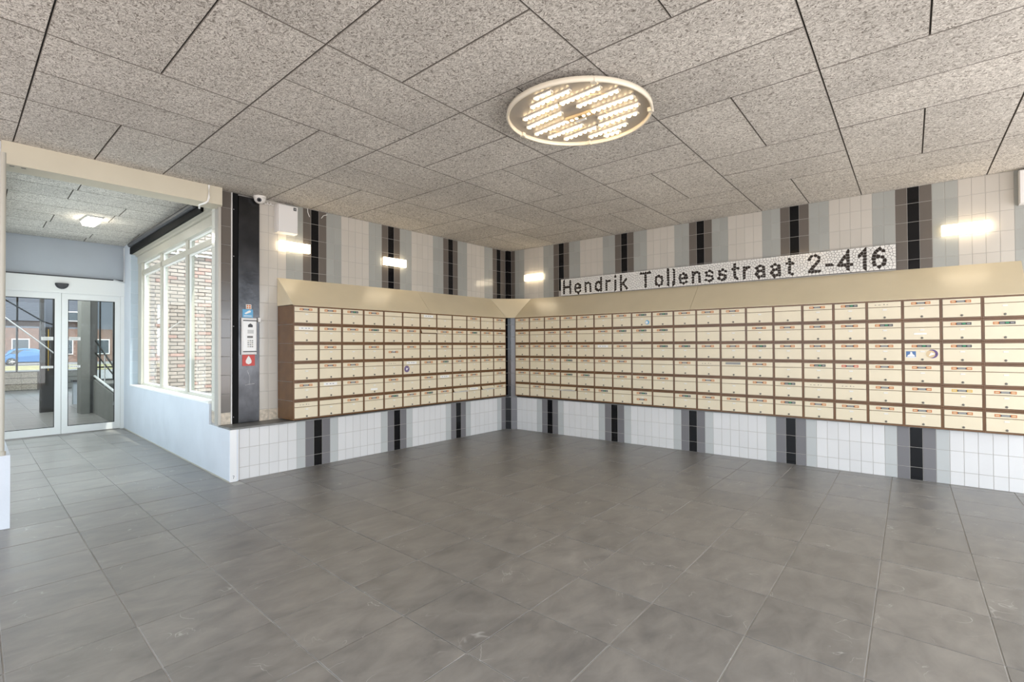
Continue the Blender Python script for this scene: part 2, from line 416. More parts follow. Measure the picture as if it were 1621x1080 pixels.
for n, (sc, q) in enumerate(cells):
    A = sum(q[i][0]*q[(i+1)%len(q)][1]-q[(i+1)%len(q)][0]*q[i][1] for i in range(len(q)))
    if A < 0: q = q[::-1]
    qi = inset(q, 0.0028)
    dz = random.uniform(-0.0008, 0.0008)
    if n < 298 and sc > 0:
        t = MB().chamfer_prism(qi, -0.02, dz, 'slate', 0.0015).build('floor_tile', floor)
    else:
        rest.prism(qi, -0.02, dz, 'slate')
r = rest.build('distant_floor_tiles', floor); r['kind'] = 'stuff'

# ------------------------------------------------------------------ ceiling
CA = (-0.0891, -1.0435, 0.0038, -0.0088); CB = (-0.0345, -0.0088, -1.0336, -0.0061)
def cpt(i, j):
    x = CA[0]+CA[1]*i+CA[2]*j+CA[3]*i*j; y = CB[0]+CB[1]*i+CB[2]*j+CB[3]*i*j
    if i <= 0: x = 0.0
    if j <= 0: y = 0.0
    return (x, y)
b = MB()
b.box(-9.4, 0.3, -9.3, 0.0, H+0.022, H+0.40, 'dark_grey')
b.box(-9.4, 0.3, 0.0, 0.35, H+0.022, H+0.40, 'dark_grey')
b.prism([(-6.55, 0.2), (corx(0.35)+0.4, 0.2), (corx(5.0)+0.3, 5.0), (-6.3, 5.0)], ZC+0.022, H+0.40, 'dark_grey')
ceil = struct(b.build('ceiling'))
for i in range(0, 9):
    for j in range(0, 9):
        sp = (i+j) % 2 == 0
        for h in (0, 1):
            if sp: q = [cpt(i, j+0.5*h), cpt(i+1, j+0.5*h), cpt(i+1, j+0.5*h+0.5), cpt(i, j+0.5*h+0.5)]
            else: q = [cpt(i+0.5*h, j), cpt(i+0.5*h+0.5, j), cpt(i+0.5*h+0.5, j+1), cpt(i+0.5*h, j+1)]
            q = clip(clip(q, -1, 0, 9.3), 0, -1, 9.2)
            if parea(q) < 0.01: continue
            A = sum(q[k][0]*q[(k+1)%len(q)][1]-q[(k+1)%len(q)][0]*q[k][1] for k in range(len(q)))
            if A < 0: q = q[::-1]
            MB().chamfer_prism(inset(q, 0.0030), H+random.uniform(-0.001, 0.001), H+0.025, 'woodwool', 0.003, up=False, edge='panel_edge').build('ceiling_panel', ceil)
# corridor ceiling: rows of boards with staggered joints
ys = [0.12, 0.98, 2.0, 3.04, 4.12, 4.93]
for k in range(5):
    x0 = -5.74 if k % 2 == 1 else -5.17
    for n in range(-2, 3):
        a, c = x0+1.08*n+0.035*k, x0+1.08*(n+1)+0.035*k
        for hh in (0, 1):
            y0 = ys[k]+(ys[k+1]-ys[k])*0.5*hh; y1 = ys[k]+(ys[k+1]-ys[k])*0.5*(hh+1)
            q = [(a, y0), (c, y0), (c+0.035, y1), (a+0.035, y1)]
            q = clip(q, 1, -SK, -4.78+SK*0.30+0.10); q = clip(q, -1, SK, 6.42-SK*0.30+0.1)
            if parea(q) < 0.01: continue
            MB().chamfer_prism(inset(q, 0.003), ZC, ZC+0.02, 'woodwool', 0.003, up=False, edge='panel_edge').build('ceiling_panel', ceil)

# ------------------------------------------------------------------ tiled walls
TILE = {}
def tile_mesh(w, h, m, t=0.0022):
    k = (round(w, 4), round(h, 4), m)
    if k not in TILE:
        g = 0.0017
        TILE[k] = MB().plate(g, w-g, g, h-g, 0.004, -t, m, bev=0.0016).mesh('wall_tile')
    return TILE[k]
def pat_up(k): return ('tile_light', 'tile_light', 'tile_brown', 'tile_black', 'tile_brown', 'tile_light', 'tile_light', 'tile_offwhite', 'tile_offwhite', 'tile_offwhite', 'tile_offwhite')[k % 11]
def rows_up(zmin):
    z = H-0.1746; out = [(z, H)]
    while z > zmin: out.append((z-0.2, z)); z -= 0.2
    return out
# left wall: plane y = 0 from the corner to the steel panel
b = MB(); b.box(-4.345, 0.25, 0.0, 0.25, 0, H+0.03, 'grout_wall')
wl = struct(b.build('wall_left'))
for n in range(1, 42):
    xr = -(0.01549+n*TW); xl = xr-TW
    if n == 1: xr = -0.10
    lim = 0.66 if n >= 39 else 2.07
    for (z0, z1) in rows_up(lim):
        if z0 < lim-0.19: continue
        if n >= 39 and z0 < 0.65: continue
        if n < 40 and z1 < 2.08 : continue
        m_ = pat_up(n-10)
        put('wall_tile', tile_mesh(xr-xl, z1-z0, m_), wl, (xl, 0, z0))
for n in range(39, 42):
    xr = -(0.01549+n*TW)
    put('base_tile', tile_mesh(TW, 0.674-0.545, 'marble'), wl, (xr-TW, 0, 0.545))
# right wall: plane x = 0
b = MB(); b.box(0.0, 0.25, -9.2, 0.0, 0, H+0.03, 'grout_wall')
wr = struct(b.build('wall_right'))
RZ = -math.pi/2
for n in range(1, 68):
    ya = -(-0.0612+n*TW); yb = ya-TW
    if n == 1: ya = -0.06
    for (z0, z1) in rows_up(2.05):
        if z1 < 2.10: continue
        if z1 < 2.40 and yb < -1.14 and ya > -5.50: continue      # behind the name board
        put('wall_tile', tile_mesh(ya-yb, z1-z0, pat_up(n-8)), wr, (0, ya, z0), RZ)
far_ = MB()                                   # tiles past the right end of the mailboxes, seen only from a step aside
for n in range(63, 90):
    ya = 0.0612-n*TW
    for (z0, z1) in rows_up(0.55):
        if z0 > 2.05 and n < 68: continue
        far_.box(-0.0022, 0.003, ya-TW+0.0017, ya-0.0017, max(z0, 0.545)+0.0017, z1-0.0017, pat_up(n-8))
far_.build('tiles_beyond_mailboxes', wr)['kind'] = 'stuff'
# square boxing in the corner
b = MB(); b.box(-0.10+0.0035, 0.0, -0.06+0.0035, 0.004, 1.9, H, 'grout_wall')
cc = struct(b.build('trim_1'))
for (z0, z1) in rows_up(2.05):
    put('wall_tile', tile_mesh(0.10, z1-z0, 'tile_black'), cc, (-0.10, -0.06+0.004, z0))
    put('wall_tile', tile_mesh(0.06, z1-z0, 'tile_black'), cc, (-0.10+0.004, 0.0, z0), -math.pi/2)
# the second face looks to -x: rotate -90 gives local front -y -> -x
# lower walls
def pat_lo(k): return ('tile_pale', 'tile_grey', 'tile_black', 'tile_grey', 'tile_pale', 'tile_white', 'tile_white', 'tile_white', 'tile_white', 'tile_white', 'tile_white')[k % 11]
ROWL = [(0.0, 0.128), (0.128, 0.328), (0.328, 0.528)]
EL, ER = 0.2942, 0.3516
XC, YC = -0.6565+2*TW, -(0.8749-4*TW)        # chamfer ends
b = MB(); b.prism([(-4.70, -EL), (XC, -EL), (XC+0.02, 0.0), (-4.70, 0.0)], 0, 0.528, 'grout_wall')
ll = struct(b.build('wall_ledge_left'))
for mm in range(-2, 39):
    xl = -0.6565-(mm+1)*TW
    c = pat_lo(mm-6) if mm >= 0 else ('tile_pale' if mm == -1 else 'tile_grey')
    for (z0, z1) in ROWL:
        put('wall_tile', tile_mesh(TW, z1-z0, c), ll, (xl, -EL, z0))
b = MB(); b.prism([(-ER, YC), (-0.0, YC+0.02), (-0.0, -9.2), (-ER, -9.2)], 0, 0.528, 'grout_wall')
lr = struct(b.build('wall_ledge_right'))
for mm in range(-4, 66):
    ya = -0.8749-mm*TW
    c = pat_lo(mm) if mm >= 0 else 'tile_white'
    for (z0, z1) in ROWL:
        put('wall_tile', tile_mesh(TW, z1-z0, c), lr, (-ER, ya, z0), RZ)
# ledge tops
b = MB(); b.prism([(-4.765, -0.325), (-4.10, -0.325), (-4.10, 0.0), (-4.765, 0.0)], 0.5285, 0.547, 'stone_ledge')
b.prism([(-4.10, -EL), (XC, -EL), (YC*0-0.36, YC), (-0.352, -9.2), (0, -9.2), (0, 0), (-4.10, 0)], 0.5285, 0.540, 'stone_ledge')
led = b.build('ledge_top', ll)
# chamfered corner between the two banks
dv = Vector((-ER, YC, 0))-Vector((XC, -EL, 0)); ang = math.atan2(dv.y, dv.x); cl = dv.length
nb = Vector((-math.sin(ang), math.cos(ang), 0))
cz = struct(thing('trim_2', '', '')); del cz['label']; del cz['category']
b = MB()
pA = Vector((XC, -EL, 0))+nb*0.0005; pB = Vector((-ER, YC, 0))+nb*0.0005
b.prism([(pA.x, pA.y), (pB.x, pB.y), (0.0, 0.0)], 0, 1.86, 'grout_wall')
b.build('core', cz)
zz = 0.0
rws = ROWL+[(0.528+0.2*k, 0.728+0.2*k) for k in range(7)]
for (z0, z1) in rws:
    if z0 > 1.84: break
    z1 = min(z1, 1.86)
    for k, c in ((0, 'tile_black'), (1, 'tile_grey')):
        p = Vector((XC, -EL, 0)) + dv*(k/2)
        put('wall_tile', tile_mesh(cl/2, z1-z0, c), cz, (p.x, p.y, z0), ang)

# ------------------------------------------------------------------ mailboxes
BW, BH = 0.3012, 0.2140
def housing(D):
    m_ = MB(); f = -D
    m_.box(0.001, BW-0.001, f+0.010, -0.002, 0.0006, BH-0.0006, 'brown')
    m_.plate(0.001, 0.0115, 0.0006, BH-0.0006, f+0.010, f, 'brown', 0.001)
    m_.plate(BW-0.0115, BW-0.001, 0.0006, BH-0.0006, f+0.010, f, 'brown', 0.001)
    m_.plate(0.0115, BW-0.0115, 0.0006, 0.0170, f+0.010, f+0.001, 'brown', 0.001)
    m_.plate(0.0115, BW-0.0115, BH-0.0170, BH-0.0006, f+0.010, f+0.001, 'brown', 0.001)
    return m_.mesh('housing')
def parts_for(D):
    f = -D; P = {}
    P['housing'] = housing(D)
    P['door'] = MB().plate(0.0135, BW-0.0135, 0.0190, 0.1390, f+0.008, f-0.002, 'cream', 0.002).mesh('door')
    P['flap'] = MB().plate(0.0135, BW-0.0135, 0.1440, 0.1950, f+0.008, f-0.002, 'cream', 0.002).mesh('flap')
    # flap tipped open at its lower edge
    t = MB(); t.slab([(0.0135, f-0.002, 0.195), (0.0135, f-0.024, 0.150), (BW-0.0135, f-0.024, 0.150), (BW-0.0135, f-0.002, 0.195)], -0.003, 'cream'); P['flap_open'] = t.mesh('flap')
    P['lock'] = MB().lathe([(0.0105, 0), (0.0105, -0.004), (0.007, -0.006), (0.007, -0.0062)], (BW*0.515, f-0.002, 0.036), 'lock', 10, 'y').box(BW*0.515-0.001, BW*0.515+0.001, f-0.0087, f-0.0075, 0.032, 0.040, 'black').mesh('lock')
    P['name_plate'] = MB().plate(BW*0.46, BW*0.575, 0.109, 0.122, f-0.0018, f-0.0030, 'name_paper', 0.0003).box(BW*0.46-0.0012, BW*0.46, f-0.0034, f-0.0018, 0.109, 0.122, 'sticker_grey').mesh('name_plate')
    def st(kind, z=0.0):
        s_ = MB(); y = f-0.0022; x0, x1 = 0.072, 0.222; z0, z1 = 0.157+z, 0.182+z
        if kind in 'ORY':
            c = {'O': 'orange', 'R': 'red', 'Y': 'sticker_yellow'}[kind]
            for a, bb in ((x0, x0+0.040), (x1-0.040, x1)):
                s_.plate(a, bb, z0, z1, y+0.001, y-0.001, c, 0.0003)
                s_.plate(a+0.007, bb-0.007, z0+0.007, z1-0.007, y, y-0.0014, 'skin_tan', 0.0002)
            s_.plate(x0+0.040, x1-0.040, z0+0.003, z1-0.003, y+0.001, y-0.0008, 'sticker_dark', 0.0003)
            s_.plate(x0+0.048, x1-0.048, z0+0.006, z1-0.006, y, y-0.0012, 'sticker_grey', 0.0002)
        if kind == 'G':
            s_.plate(x0, x0+0.040, z0, z1, y+0.001, y-0.001, 'orange', 0.0003)
            s_.plate(x0+0.007, x0+0.033, z0+0.007, z1-0.007, y, y-0.0014, 'skin_tan', 0.0002)
            s_.plate(x0+0.040, x1, z0, z1, y+0.001, y-0.0008, 'sticker_dark', 0.0003)
            s_.plate(x0+0.046, x0+0.078, z0+0.006, z0+0.016, y, y-0.0012, 'sticker_grey', 0.0002)
            s_.plate(x0+0.084, x0+0.108, z0+0.006, z1-0.005, y, y-0.0012, 'sticker_green', 0.0002)
            s_.plate(x0+0.118, x0+0.142, z0+0.007, z1-0.007, y, y-0.0012, 'sticker_grey', 0.0002)
        if kind == 'w':
            s_.plate(x0-0.01, x1+0.01, z0-0.004, z1+0.004, y+0.001, y-0.0006, 'paper', 0.0003)
            for a in (0.0, 0.045, 0.08): s_.plate(x0+0.02+a, x0+0.04+a, z0+0.009, z0+0.018, y, y-0.001, 'sticker_grey', 0.0002)
        if kind == 'm':
            for a, w_, h_ in ((0.0, .012, .005), (0.03, .02, .004), (0.075, .008, .009), (0.10, .012, .004)):
                s_.plate(x0+a, x0+a+w_, z0+0.008, z0+0.008+h_, y+0.001, y-0.0006, 'sticker_dark', 0.0002)
        return s_.mesh('sticker')
    for k in 'ORYGwm': P['s'+k] = st(k)
    P['sD'] = st('O', -0.066); P['sE'] = st('O', -0.085)
    g_ = MB(); g_.slab([(0.02, f-0.002, 0.140), (0.02, f-0.050, 0.151), (0.27, f-0.060, 0.153), (0.27, f-0.002, 0.140)], 0.006, 'paper')
    g_.slab([(0.10, f-0.01, 0.147), (0.10, f-0.062, 0.158), (0.25, f-0.066, 0.160), (0.25, f-0.01, 0.147)], 0.002, 'sticker_grey'); P['mail'] = g_.mesh('newspaper')
    return P
LEFT = ["OOGO--w--O-O", "wOOGOO/OOGOO", "-O-OD-O-O-O-".replace('D', 'D'), "-OO-mwOGOOOO", "O-O-O-OwOO-O", "m-OOGOGOON-N"]
LEFT[2] = "-O-ODO-O-O-O"; LEFT[4] = "OwO-O-OwOO-O"; LEFT[5] = "m-OOGOGONwNO"
RIGHT = ["OOOOOOOGGOOO--OGmOO-",
         "O-OO-OGGG---OOOOG-GG",
         "OOOOOwO-GGOOGOOOOGG-",
         "OOOGOOO--OmWO-GROOO-",
         "OOOGG-OOO-O-OGmmOOYO",
         "-O-NOG-EG-"[:8]+"-GOO"+"OGOOOOOO"]
RIGHT[5] = "-O-NOG-E-GOOOGOOOOOO"
ORD = ['first', 'second', 'third', 'fourth', 'fifth', 'sixth', 'seventh', 'eighth', 'ninth', 'tenth', 'eleventh', 'twelfth', 'thirteenth', 'fourteenth', 'fifteenth', 'sixteenth', 'seventeenth', 'eighteenth', 'nineteenth', 'twentieth']
ROWN = ['top', 'second', 'third', 'fourth', 'fifth', 'bottom']
DESC = {'O': 'with orange-ended sticker', 'R': 'with red sticker', 'Y': 'with yellow-ended sticker', 'G': 'with orange and green sticker', '-': 'without sticker', 'w': 'with white paper strip', 'W': 'with pale green strip',
        'm': 'with dark sticker scraps', 'D': 'with sticker on its door', 'E': 'with two orange stickers', '/': 'with flap ajar', 'N': 'with mail sticking out'}
def bank(grid, side):
    D = 0.367 if side == 'left' else 0.41
    P = parts_for(D); n = len(grid[0])
    for r_ in range(6):
        for c_ in range(n):
            k = grid[r_][c_]
            if side == 'left': loc = (-4.132+c_*BW, 0, 0.5575+(5-r_)*BH); rz = 0
            else:
                y = -0.475-c_*0.2998; loc = (0, y, 0.562-0.0045*abs(y)+(5-r_)*(BH+0.0002)); rz = RZ
            lab = f'cream mailbox {DESC[k]}, {ORD[c_]} from left, {ROWN[r_]} row, {side} bank'
            if side == 'left' and (r_, c_) == (3, 5): lab = 'cream mailbox with purple round sticker, fourth row of left bank'
            if side == 'right' and (r_, c_) == (2, 17): lab = 'cream mailbox with blue square and purple round stickers on its door'
            if side == 'right' and (r_, c_) == (0, 7): lab = 'cream mailbox with blue blob sticker, top row of right bank'
            t = thing('mailbox', lab, 'mailbox', loc, rz, f'cream mailboxes in the {side} bank')
            put('housing', P['housing'], t)
            d = put('door', P['door'], t)
            op = k in '/N'
            fl = put('flap', P['flap_open' if op else 'flap'], t)
            put('lock', P['lock'], d)
            if (r_*7+c_*3) % 5 != 4: put('name_plate', P['name_plate'], d)
            if k in 'ORYGwm': put('sticker', P['s'+k], fl)
            if k == 'D': put('sticker', P['sD'], d)
            if k == 'E': put('sticker', P['sG'], fl); put('sticker', P['sE'], d)
            if k == 'W':
                s_ = MB().plate(0.06, 0.235, 0.160, 0.188, -D-0.0015, -D-0.004, 'sticker_grey', 0.0005).build('sticker', fl)
            if k == 'N':
                nn = put('newspaper', P['mail'], None, loc, rz)
                tag(nn, f'folded mail sticking out of mailbox, {ORD[c_]} from left, bottom row, {side} bank', 'mail')
            f = -D-0.0022
            if side == 'left' and (r_, c_) == (3, 5):
                s_ = MB(); s_.lathe([(0.044, 0.001), (0.044, -0.001)], (0.065, f, 0.088), 'purple', 24, 'y')
                s_.lathe([(0.034, 0), (0.034, -0.0013)], (0.065, f, 0.088), 'sticker_grey', 24, 'y')
                s_.lathe([(0.031, 0), (0.031, -0.0016)], (0.065, f, 0.088), 'purple', 24, 'y')
                s_.raw([(0.043, f-0.002, 0.082), (0.070, f-0.002, 0.078), (0.093, f-0.002, 0.108), (0.066, f-0.002, 0.096)], [(0, 1, 2, 3)], 'paper')
                s_.raw([(0.058, f-0.0021, 0.068), (0.073, f-0.0021, 0.075), (0.066, f-0.0021, 0.095), (0.048, f-0.0021, 0.112)], [(0, 1, 2, 3)], 'paper'); s_.build('round_sticker', d)
            if side == 'right' and (r_, c_) == (2, 17):
                s_ = MB(); s_.plate(0.026, 0.104, 0.060, 0.118, f+0.001, f-0.001, 'blue_sticker', 0.0003)
                s_.plate(0.026, 0.104, 0.052, 0.062, f+0.001, f-0.0008, 'paper', 0.0003)
                s_.raw([(0.034, f-0.0014, 0.064), (0.096, f-0.0014, 0.064), (0.094, f-0.0014, 0.078), (0.078, f-0.0014, 0.090), (0.073, f-0.0014, 0.112), (0.060, f-0.0014, 0.112), (0.058, f-0.0014, 0.090), (0.040, f-0.0014, 0.080)], [tuple(range(8))], 'paper')
                s_.build('square_sticker', d)
                s_ = MB(); cx_ = 0.232; cz_ = 0.092
                s_.lathe([(0.043, 0.001), (0.043, -0.001)], (cx_, f, cz_), 'purple', 28, 'y')
                s_.lathe([(0.036, 0), (0.036, -0.0014)], (cx_-0.014, f, cz_-0.002), 'skin_tan', 24, 'y')
                s_.raw([(cx_-0.03, f-0.0018, cz_-0.024), (cx_+0.024, f-0.0018, cz_+0.0), (cx_-0.010, f-0.0018, cz_+0.016)], [(0, 1, 2)], 'paper')
                s_.lathe([(0.006, 0), (0.006, -0.002)], (cx_+0.026, f, cz_-0.002), 'sticker_dark', 10, 'y')
                s_.build('round_sticker', d)
            if side == 'right' and (r_, c_) == (0, 7):
                s_ = MB(); s_.lathe([(0.030, 0.001), (0.030, -0.001)], (0.235, f, 0.066), 'lightblue', 16, 'y'); s_.lathe([(0.018, 0), (0.018, -0.0014)], (0.228, f, 0.064), 'paper', 12, 'y'); s_.build('round_sticker', d)
            if side == 'left' and (r_, c_) == (4, 3):
                MB().plate(0.10, 0.20, 0.055, 0.078, f+0.001, f-0.001, 'paper', 0.0003).build('paper_label', d)
            if side == 'right' and (r_, c_) == (1, 17):
                MB().plate(0.09, 0.19, 0.070, 0.086, f+0.001, f-0.001, 'paper', 0.0003).build('paper_label', d)
bank(LEFT, 'left'); bank(RIGHT, 'right')
# brown side cheek with pale joints on the left end of the left bank
ch = MB()
for k in range(1, 6): ch.box(-4.1345, -4.1325, -0.355, -0.004, 0.5575+k*BH-0.0012, 0.5575+k*BH+0.0012, 'sticker_grey')
tag(ch.build('joint_strip'), 'thin pale joint strips on the brown end of left mailbox bank', 'strip')

# ------------------------------------------------------------------ sloping hood over the mailboxes
hd = thing('mailbox_hood', 'sloping cream hood boards above both rows of mailboxes', 'hood', (0, 0, 0))
ZL, ZR = 1.8455, 1.848
def P3(*a): return a
b = MB(); b.slab([(-4.137, -0.002, 2.175), (-4.137, -0.377, ZL), (-2.148, -0.377, ZL), (-2.074, -0.002, 2.184)], 0.010, 'cream_hood'); b.build('hood_panel', hd)
b = MB(); b.slab([(-2.070, -0.002, 2.184), (-2.144, -0.377, ZL), (-0.517, -0.377, ZL), (-0.494, -0.002, 2.184)], 0.010, 'cream_hood'); b.build('hood_panel', hd)
b = MB(); b.slab([(-0.490, -0.004, 2.184), (-0.513, -0.377, ZL), (-0.425, -0.480, ZL)], 0.008, 'cream_hood')
b.slab([(-0.490, -0.004, 2.184), (-0.425, -0.480, ZL), (-0.004, -0.494, 2.184)], 0.008, 'cream_hood'); b.build('corner_panel', hd)
def zr(y): return 1.852-0.0045*abs(y)
b = MB(); b.slab([(-0.002, -0.498, 2.184), (-0.42, -0.483, zr(.5)), (-0.42, -3.395, zr(3.4)), (-0.002, -3.358, 2.178)], 0.010, 'cream_hood'); b.build('hood_panel', hd)
b = MB(); b.slab([(-0.002, -3.362, 2.178), (-0.42, -3.399, zr(3.4)), (-0.42, -6.475, zr(6.5)), (-0.002, -6.472, 2.168)], 0.010, 'cream_hood'); b.build('hood_panel', hd)
b = MB(); b.slab([(-4.132, -0.004, 1.846), (-4.132, -0.004, 2.165), (-4.132, -0.368, 1.846)], 0.006, 'cream_hood'); b.build('end_panel', hd)
b = MB(); b.slab([(-0.004, -6.466, 1.83), (-0.004, -6.466, 2.16), (-0.41, -6.466, 1.83)], 0.006, 'cream_hood'); b.build('end_panel', hd)

# ------------------------------------------------------------------ mosaic street name board
SL, SH = 4.372, 0.268
GL = {
 'H': (.62, [[(0,0),(0,1)], [(.62,0),(.62,1)], [(0,.5),(.62,.5)]]),
 'T': (.70, [[(0,1),(.70,1)], [(.35,1),(.35,0)]]),
 'l': (.0, [[(0,0),(0,1)]]),
 'i': (.0, [[(0,0),(0,.68)], [(0,.95),(0,1.0)]]),
 'k': (.48, [[(0,0),(0,1)], [(.45,.70),(.08,.36)], [(.16,.42),(.48,0)]]),
 'd': (.48, [[(.48,0),(.48,1)], [(.48,.58),(.24,.70),(.02,.56),(0,.35),(.02,.14),(.24,0),(.48,.12)]]),
 'n': (.46, [[(0,0),(0,.70)], [(0,.50),(.12,.66),(.30,.70),(.44,.58),(.46,0)]]),
 'r': (.30, [[(0,0),(0,.70)], [(0,.48),(.12,.66),(.30,.69)]]),
 'o': (.52, [[(.26,.70),(.05,.60),(0,.35),(.05,.10),(.26,0),(.47,.10),(.52,.35),(.47,.60),(.26,.70)]]),
 'e': (.50, [[(0,.36),(.50,.36),(.46,.58),(.26,.70),(.05,.60),(0,.35),(.05,.10),(.26,0),(.46,.10)]]),
 's': (.44, [[(.44,.56),(.24,.70),(.02,.60),(.06,.40),(.38,.32),(.44,.14),(.22,0),(0,.12)]]),
 't': (.30, [[(.14,.95),(.14,.12),(.30,0)], [(0,.68),(.32,.68)]]),
 'a': (.46, [[(.02,.58),(.22,.70),(.44,.60),(.46,0)], [(.44,.40),(.14,.38),(0,.20),(.14,0),(.34,.03),(.46,.16)]]),
 '2': (.54, [[(.02,.78),(.14,.96),(.34,1.0),(.52,.86),(.50,.64),(.02,.06)], [(.02,.03),(.54,.03)]]),
 '-': (.26, [[(0,.36),(.28,.36)]]),
 '4': (.60, [[(.44,0),(.44,1)], [(.44,1),(.0,.30)], [(0,.27),(.62,.27)]]),
 '1': (.30, [[(.28,0),(.28,1)], [(.28,.98),(.02,.72)]]),
 '6': (.54, [[(.50,.86),(.30,1.0),(.08,.82),(0,.45),(.06,.12),(.28,0),(.50,.12),(.54,.34),(.44,.54),(.24,.60),(.06,.48)]]),
}
CAPH, ZB, STW = 0.196, 0.036, 0.035
segs = []; glyph_of = []
def lay(text, s0, s1):
    # place text between s0 and s1 (stroke centre to stroke centre)
    wsum = sum(GL[c][0] for c in text); gap = ((s1-s0)/CAPH - wsum)/(len(text)-1); x = 0
    for c in text:
        w_, ps = GL[c]
        for p in ps:
            for a, bb in zip(p[:-1], p[1:]):
                segs.append((s0+(x+a[0])*CAPH, ZB+a[1]*CAPH, s0+(x+bb[0])*CAPH, ZB+bb[1]*CAPH))
        x += w_+gap
lay('Hendrik', 0.060, 1.175); lay('Tollensstraat', 1.405, 3.370); lay('2-416', 3.545, 4.275)
def sdist(x, y):
    dm = 9
    for (a, b_, c, d) in segs:
        if x < min(a, c)-0.12 or x > max(a, c)+0.12: continue
        dx, dy = c-a, d-b_; L2 = dx*dx+dy*dy+1e-12
        t = max(0, min(1, ((x-a)*dx+(y-b_)*dy)/L2)); q = math.hypot(x-a-t*dx, y-b_-t*dy)
        if q < dm: dm = q
    return dm
rs = random.Random(3); sites = []; grid = {}
def far(x, y, r):
    gx, gy = int(x/0.05), int(y/0.05)
    for ax in (-1, 0, 1):
        for ay in (-1, 0, 1):
            for k in grid.get((gx+ax, gy+ay), ()):
                if math.hypot(sites[k][0]-x, sites[k][1]-y) < r: return False
    return True
def addsite(x, y, blk):
    grid.setdefault((int(x/0.05), int(y/0.05)), []).append(len(sites)); sites.append((x, y, blk))
for (a, b_, c, d) in segs:
    L = math.hypot(c-a, d-b_); n = max(1, round(L/0.033))
    for k in range(n+1):
        t = k/n; x = a+(c-a)*t; y = b_+(d-b_)*t
        if far(x, y, 0.022): addsite(x, y, True)
for (a, b_, c, d) in segs:
    L = math.hypot(c-a, d-b_) or 1; nx, ny = -(d-b_)/L, (c-a)/L; n = max(1, round(L/0.036))
    for k in range(-1, n+2):
        t = k/n
        for sg in (-1, 1):
            x = a+(c-a)*t+nx*STW*sg; y = b_+(d-b_)*t+ny*STW*sg
            if 0.008 < y < SH-0.008 and 0.008 < x < SL-0.008 and sdist(x, y) > 0.029 and far(x, y, 0.017): addsite(x, y, False)
for _ in range(9000):
    x = rs.uniform(0.008, SL-0.008); y = rs.uniform(0.01, SH-0.01)
    if sdist(x, y) > 0.029 and far(x, y, 0.027): addsite(x, y, False)
for _ in range(5000):
    x = rs.uniform(0.008, SL-0.008); y = rs.uniform(0.01, SH-0.01)
    if sdist(x, y) > 0.022 and far(x, y, 0.021): addsite(x, y, False)
shards = []
for k, (x, y, blk) in enumerate(sites):
    poly = [(max(0, x-0.07), max(0, y-0.07)), (min(SL, x+0.07), max(0, y-0.07)), (min(SL, x+0.07), min(SH, y+0.07)), (max(0, x-0.07), min(SH, y+0.07))]
    gx, gy = int(x/0.05), int(y/0.05)
    for ax in (-2, -1, 0, 1, 2):
        for ay in (-2, -1, 0, 1, 2):
            for q in grid.get((gx+ax, gy+ay), ()):
                if q == k: continue
                X, Y, _b = sites[q]; nx, ny = X-x, Y-y
                if nx*nx+ny*ny > 0.02: continue
                poly = clip(poly, nx, ny, (X*X+Y*Y-x*x-y*y)/2)
                if len(poly) < 3: break
    if len(poly) < 3: continue
    # merge near-coincident corners, shrink for the joint
    cp_ = []
    for p in poly:
        if not cp_ or math.hypot(p[0]-cp_[-1][0], p[1]-cp_[-1][1]) > 0.003: cp_.append(p)
    if len(cp_) > 1 and math.hypot(cp_[0][0]-cp_[-1][0], cp_[0][1]-cp_[-1][1]) < 0.003: cp_.pop()
    if len(cp_) < 3: continue
    c0 = (sum(p[0] for p in cp_)/len(cp_), sum(p[1] for p in cp_)/len(cp_))
    sh = []
    for p in cp_:
        L = math.hypot(p[0]-c0[0], p[1]-c0[1]); f_ = max(0.3, (L-(0.0020 if blk else 0.0023))/L); sh.append((c0[0]+(p[0]-c0[0])*f_, c0[1]+(p[1]-c0[1])*f_))
    if parea(sh) < 2e-5: continue
    shards.append((x, sh, blk, cp_))
back = MB()
sg = thing('street_name_board', 'white and black mosaic board reading Hendrik Tollensstraat 2-416 above right mailboxes', 'sign', (-0.006, -1.134, 2.186), RZ)
MB().box(0, SL, -0.018, -0.001, -0.002, SH+0.002, 'mortar_dark').build('board', sg)
def shard_geo(mb, sh, blk, rr):
    A = sum(sh[i][0]*sh[(i+1)%len(sh)][1]-sh[(i+1)%len(sh)][0]*sh[i][1] for i in range(len(sh)))
    if A < 0: sh = sh[::-1]
    n = len(sh); tl = rr.uniform(-0.02, 0.02); d = 0.0235
    c0x = sum(p[0] for p in sh)/n
    vs = [(p[0], -0.018, p[1]) for p in sh]+[(p[0], -d+(p[0]-c0x)*tl, p[1]) for p in sh]
    mb.raw(vs, [tuple(range(n, 2*n))]+[(i, (i+1)%n, n+(i+1)%n, n+i) for i in range(n)], 'shard_black' if blk else 'shard_white')
shards.sort(key=lambda s_: -s_[0]); rst = MB()
for k, (x, sh, blk, cell) in enumerate(shards):
    if blk:
        back.raw([(p[0], -0.0195, p[1]) for p in cell], [tuple(range(len(cell)))], 'name_paper')
    if k < 297: mb = MB(); shard_geo(mb, sh, blk, rs); mb.build('shard', sg)
    else: shard_geo(rst, sh, blk, rs)
r = rst.build('small_shards', sg); r['kind'] = 'stuff'
back.build('pale_joints', sg)

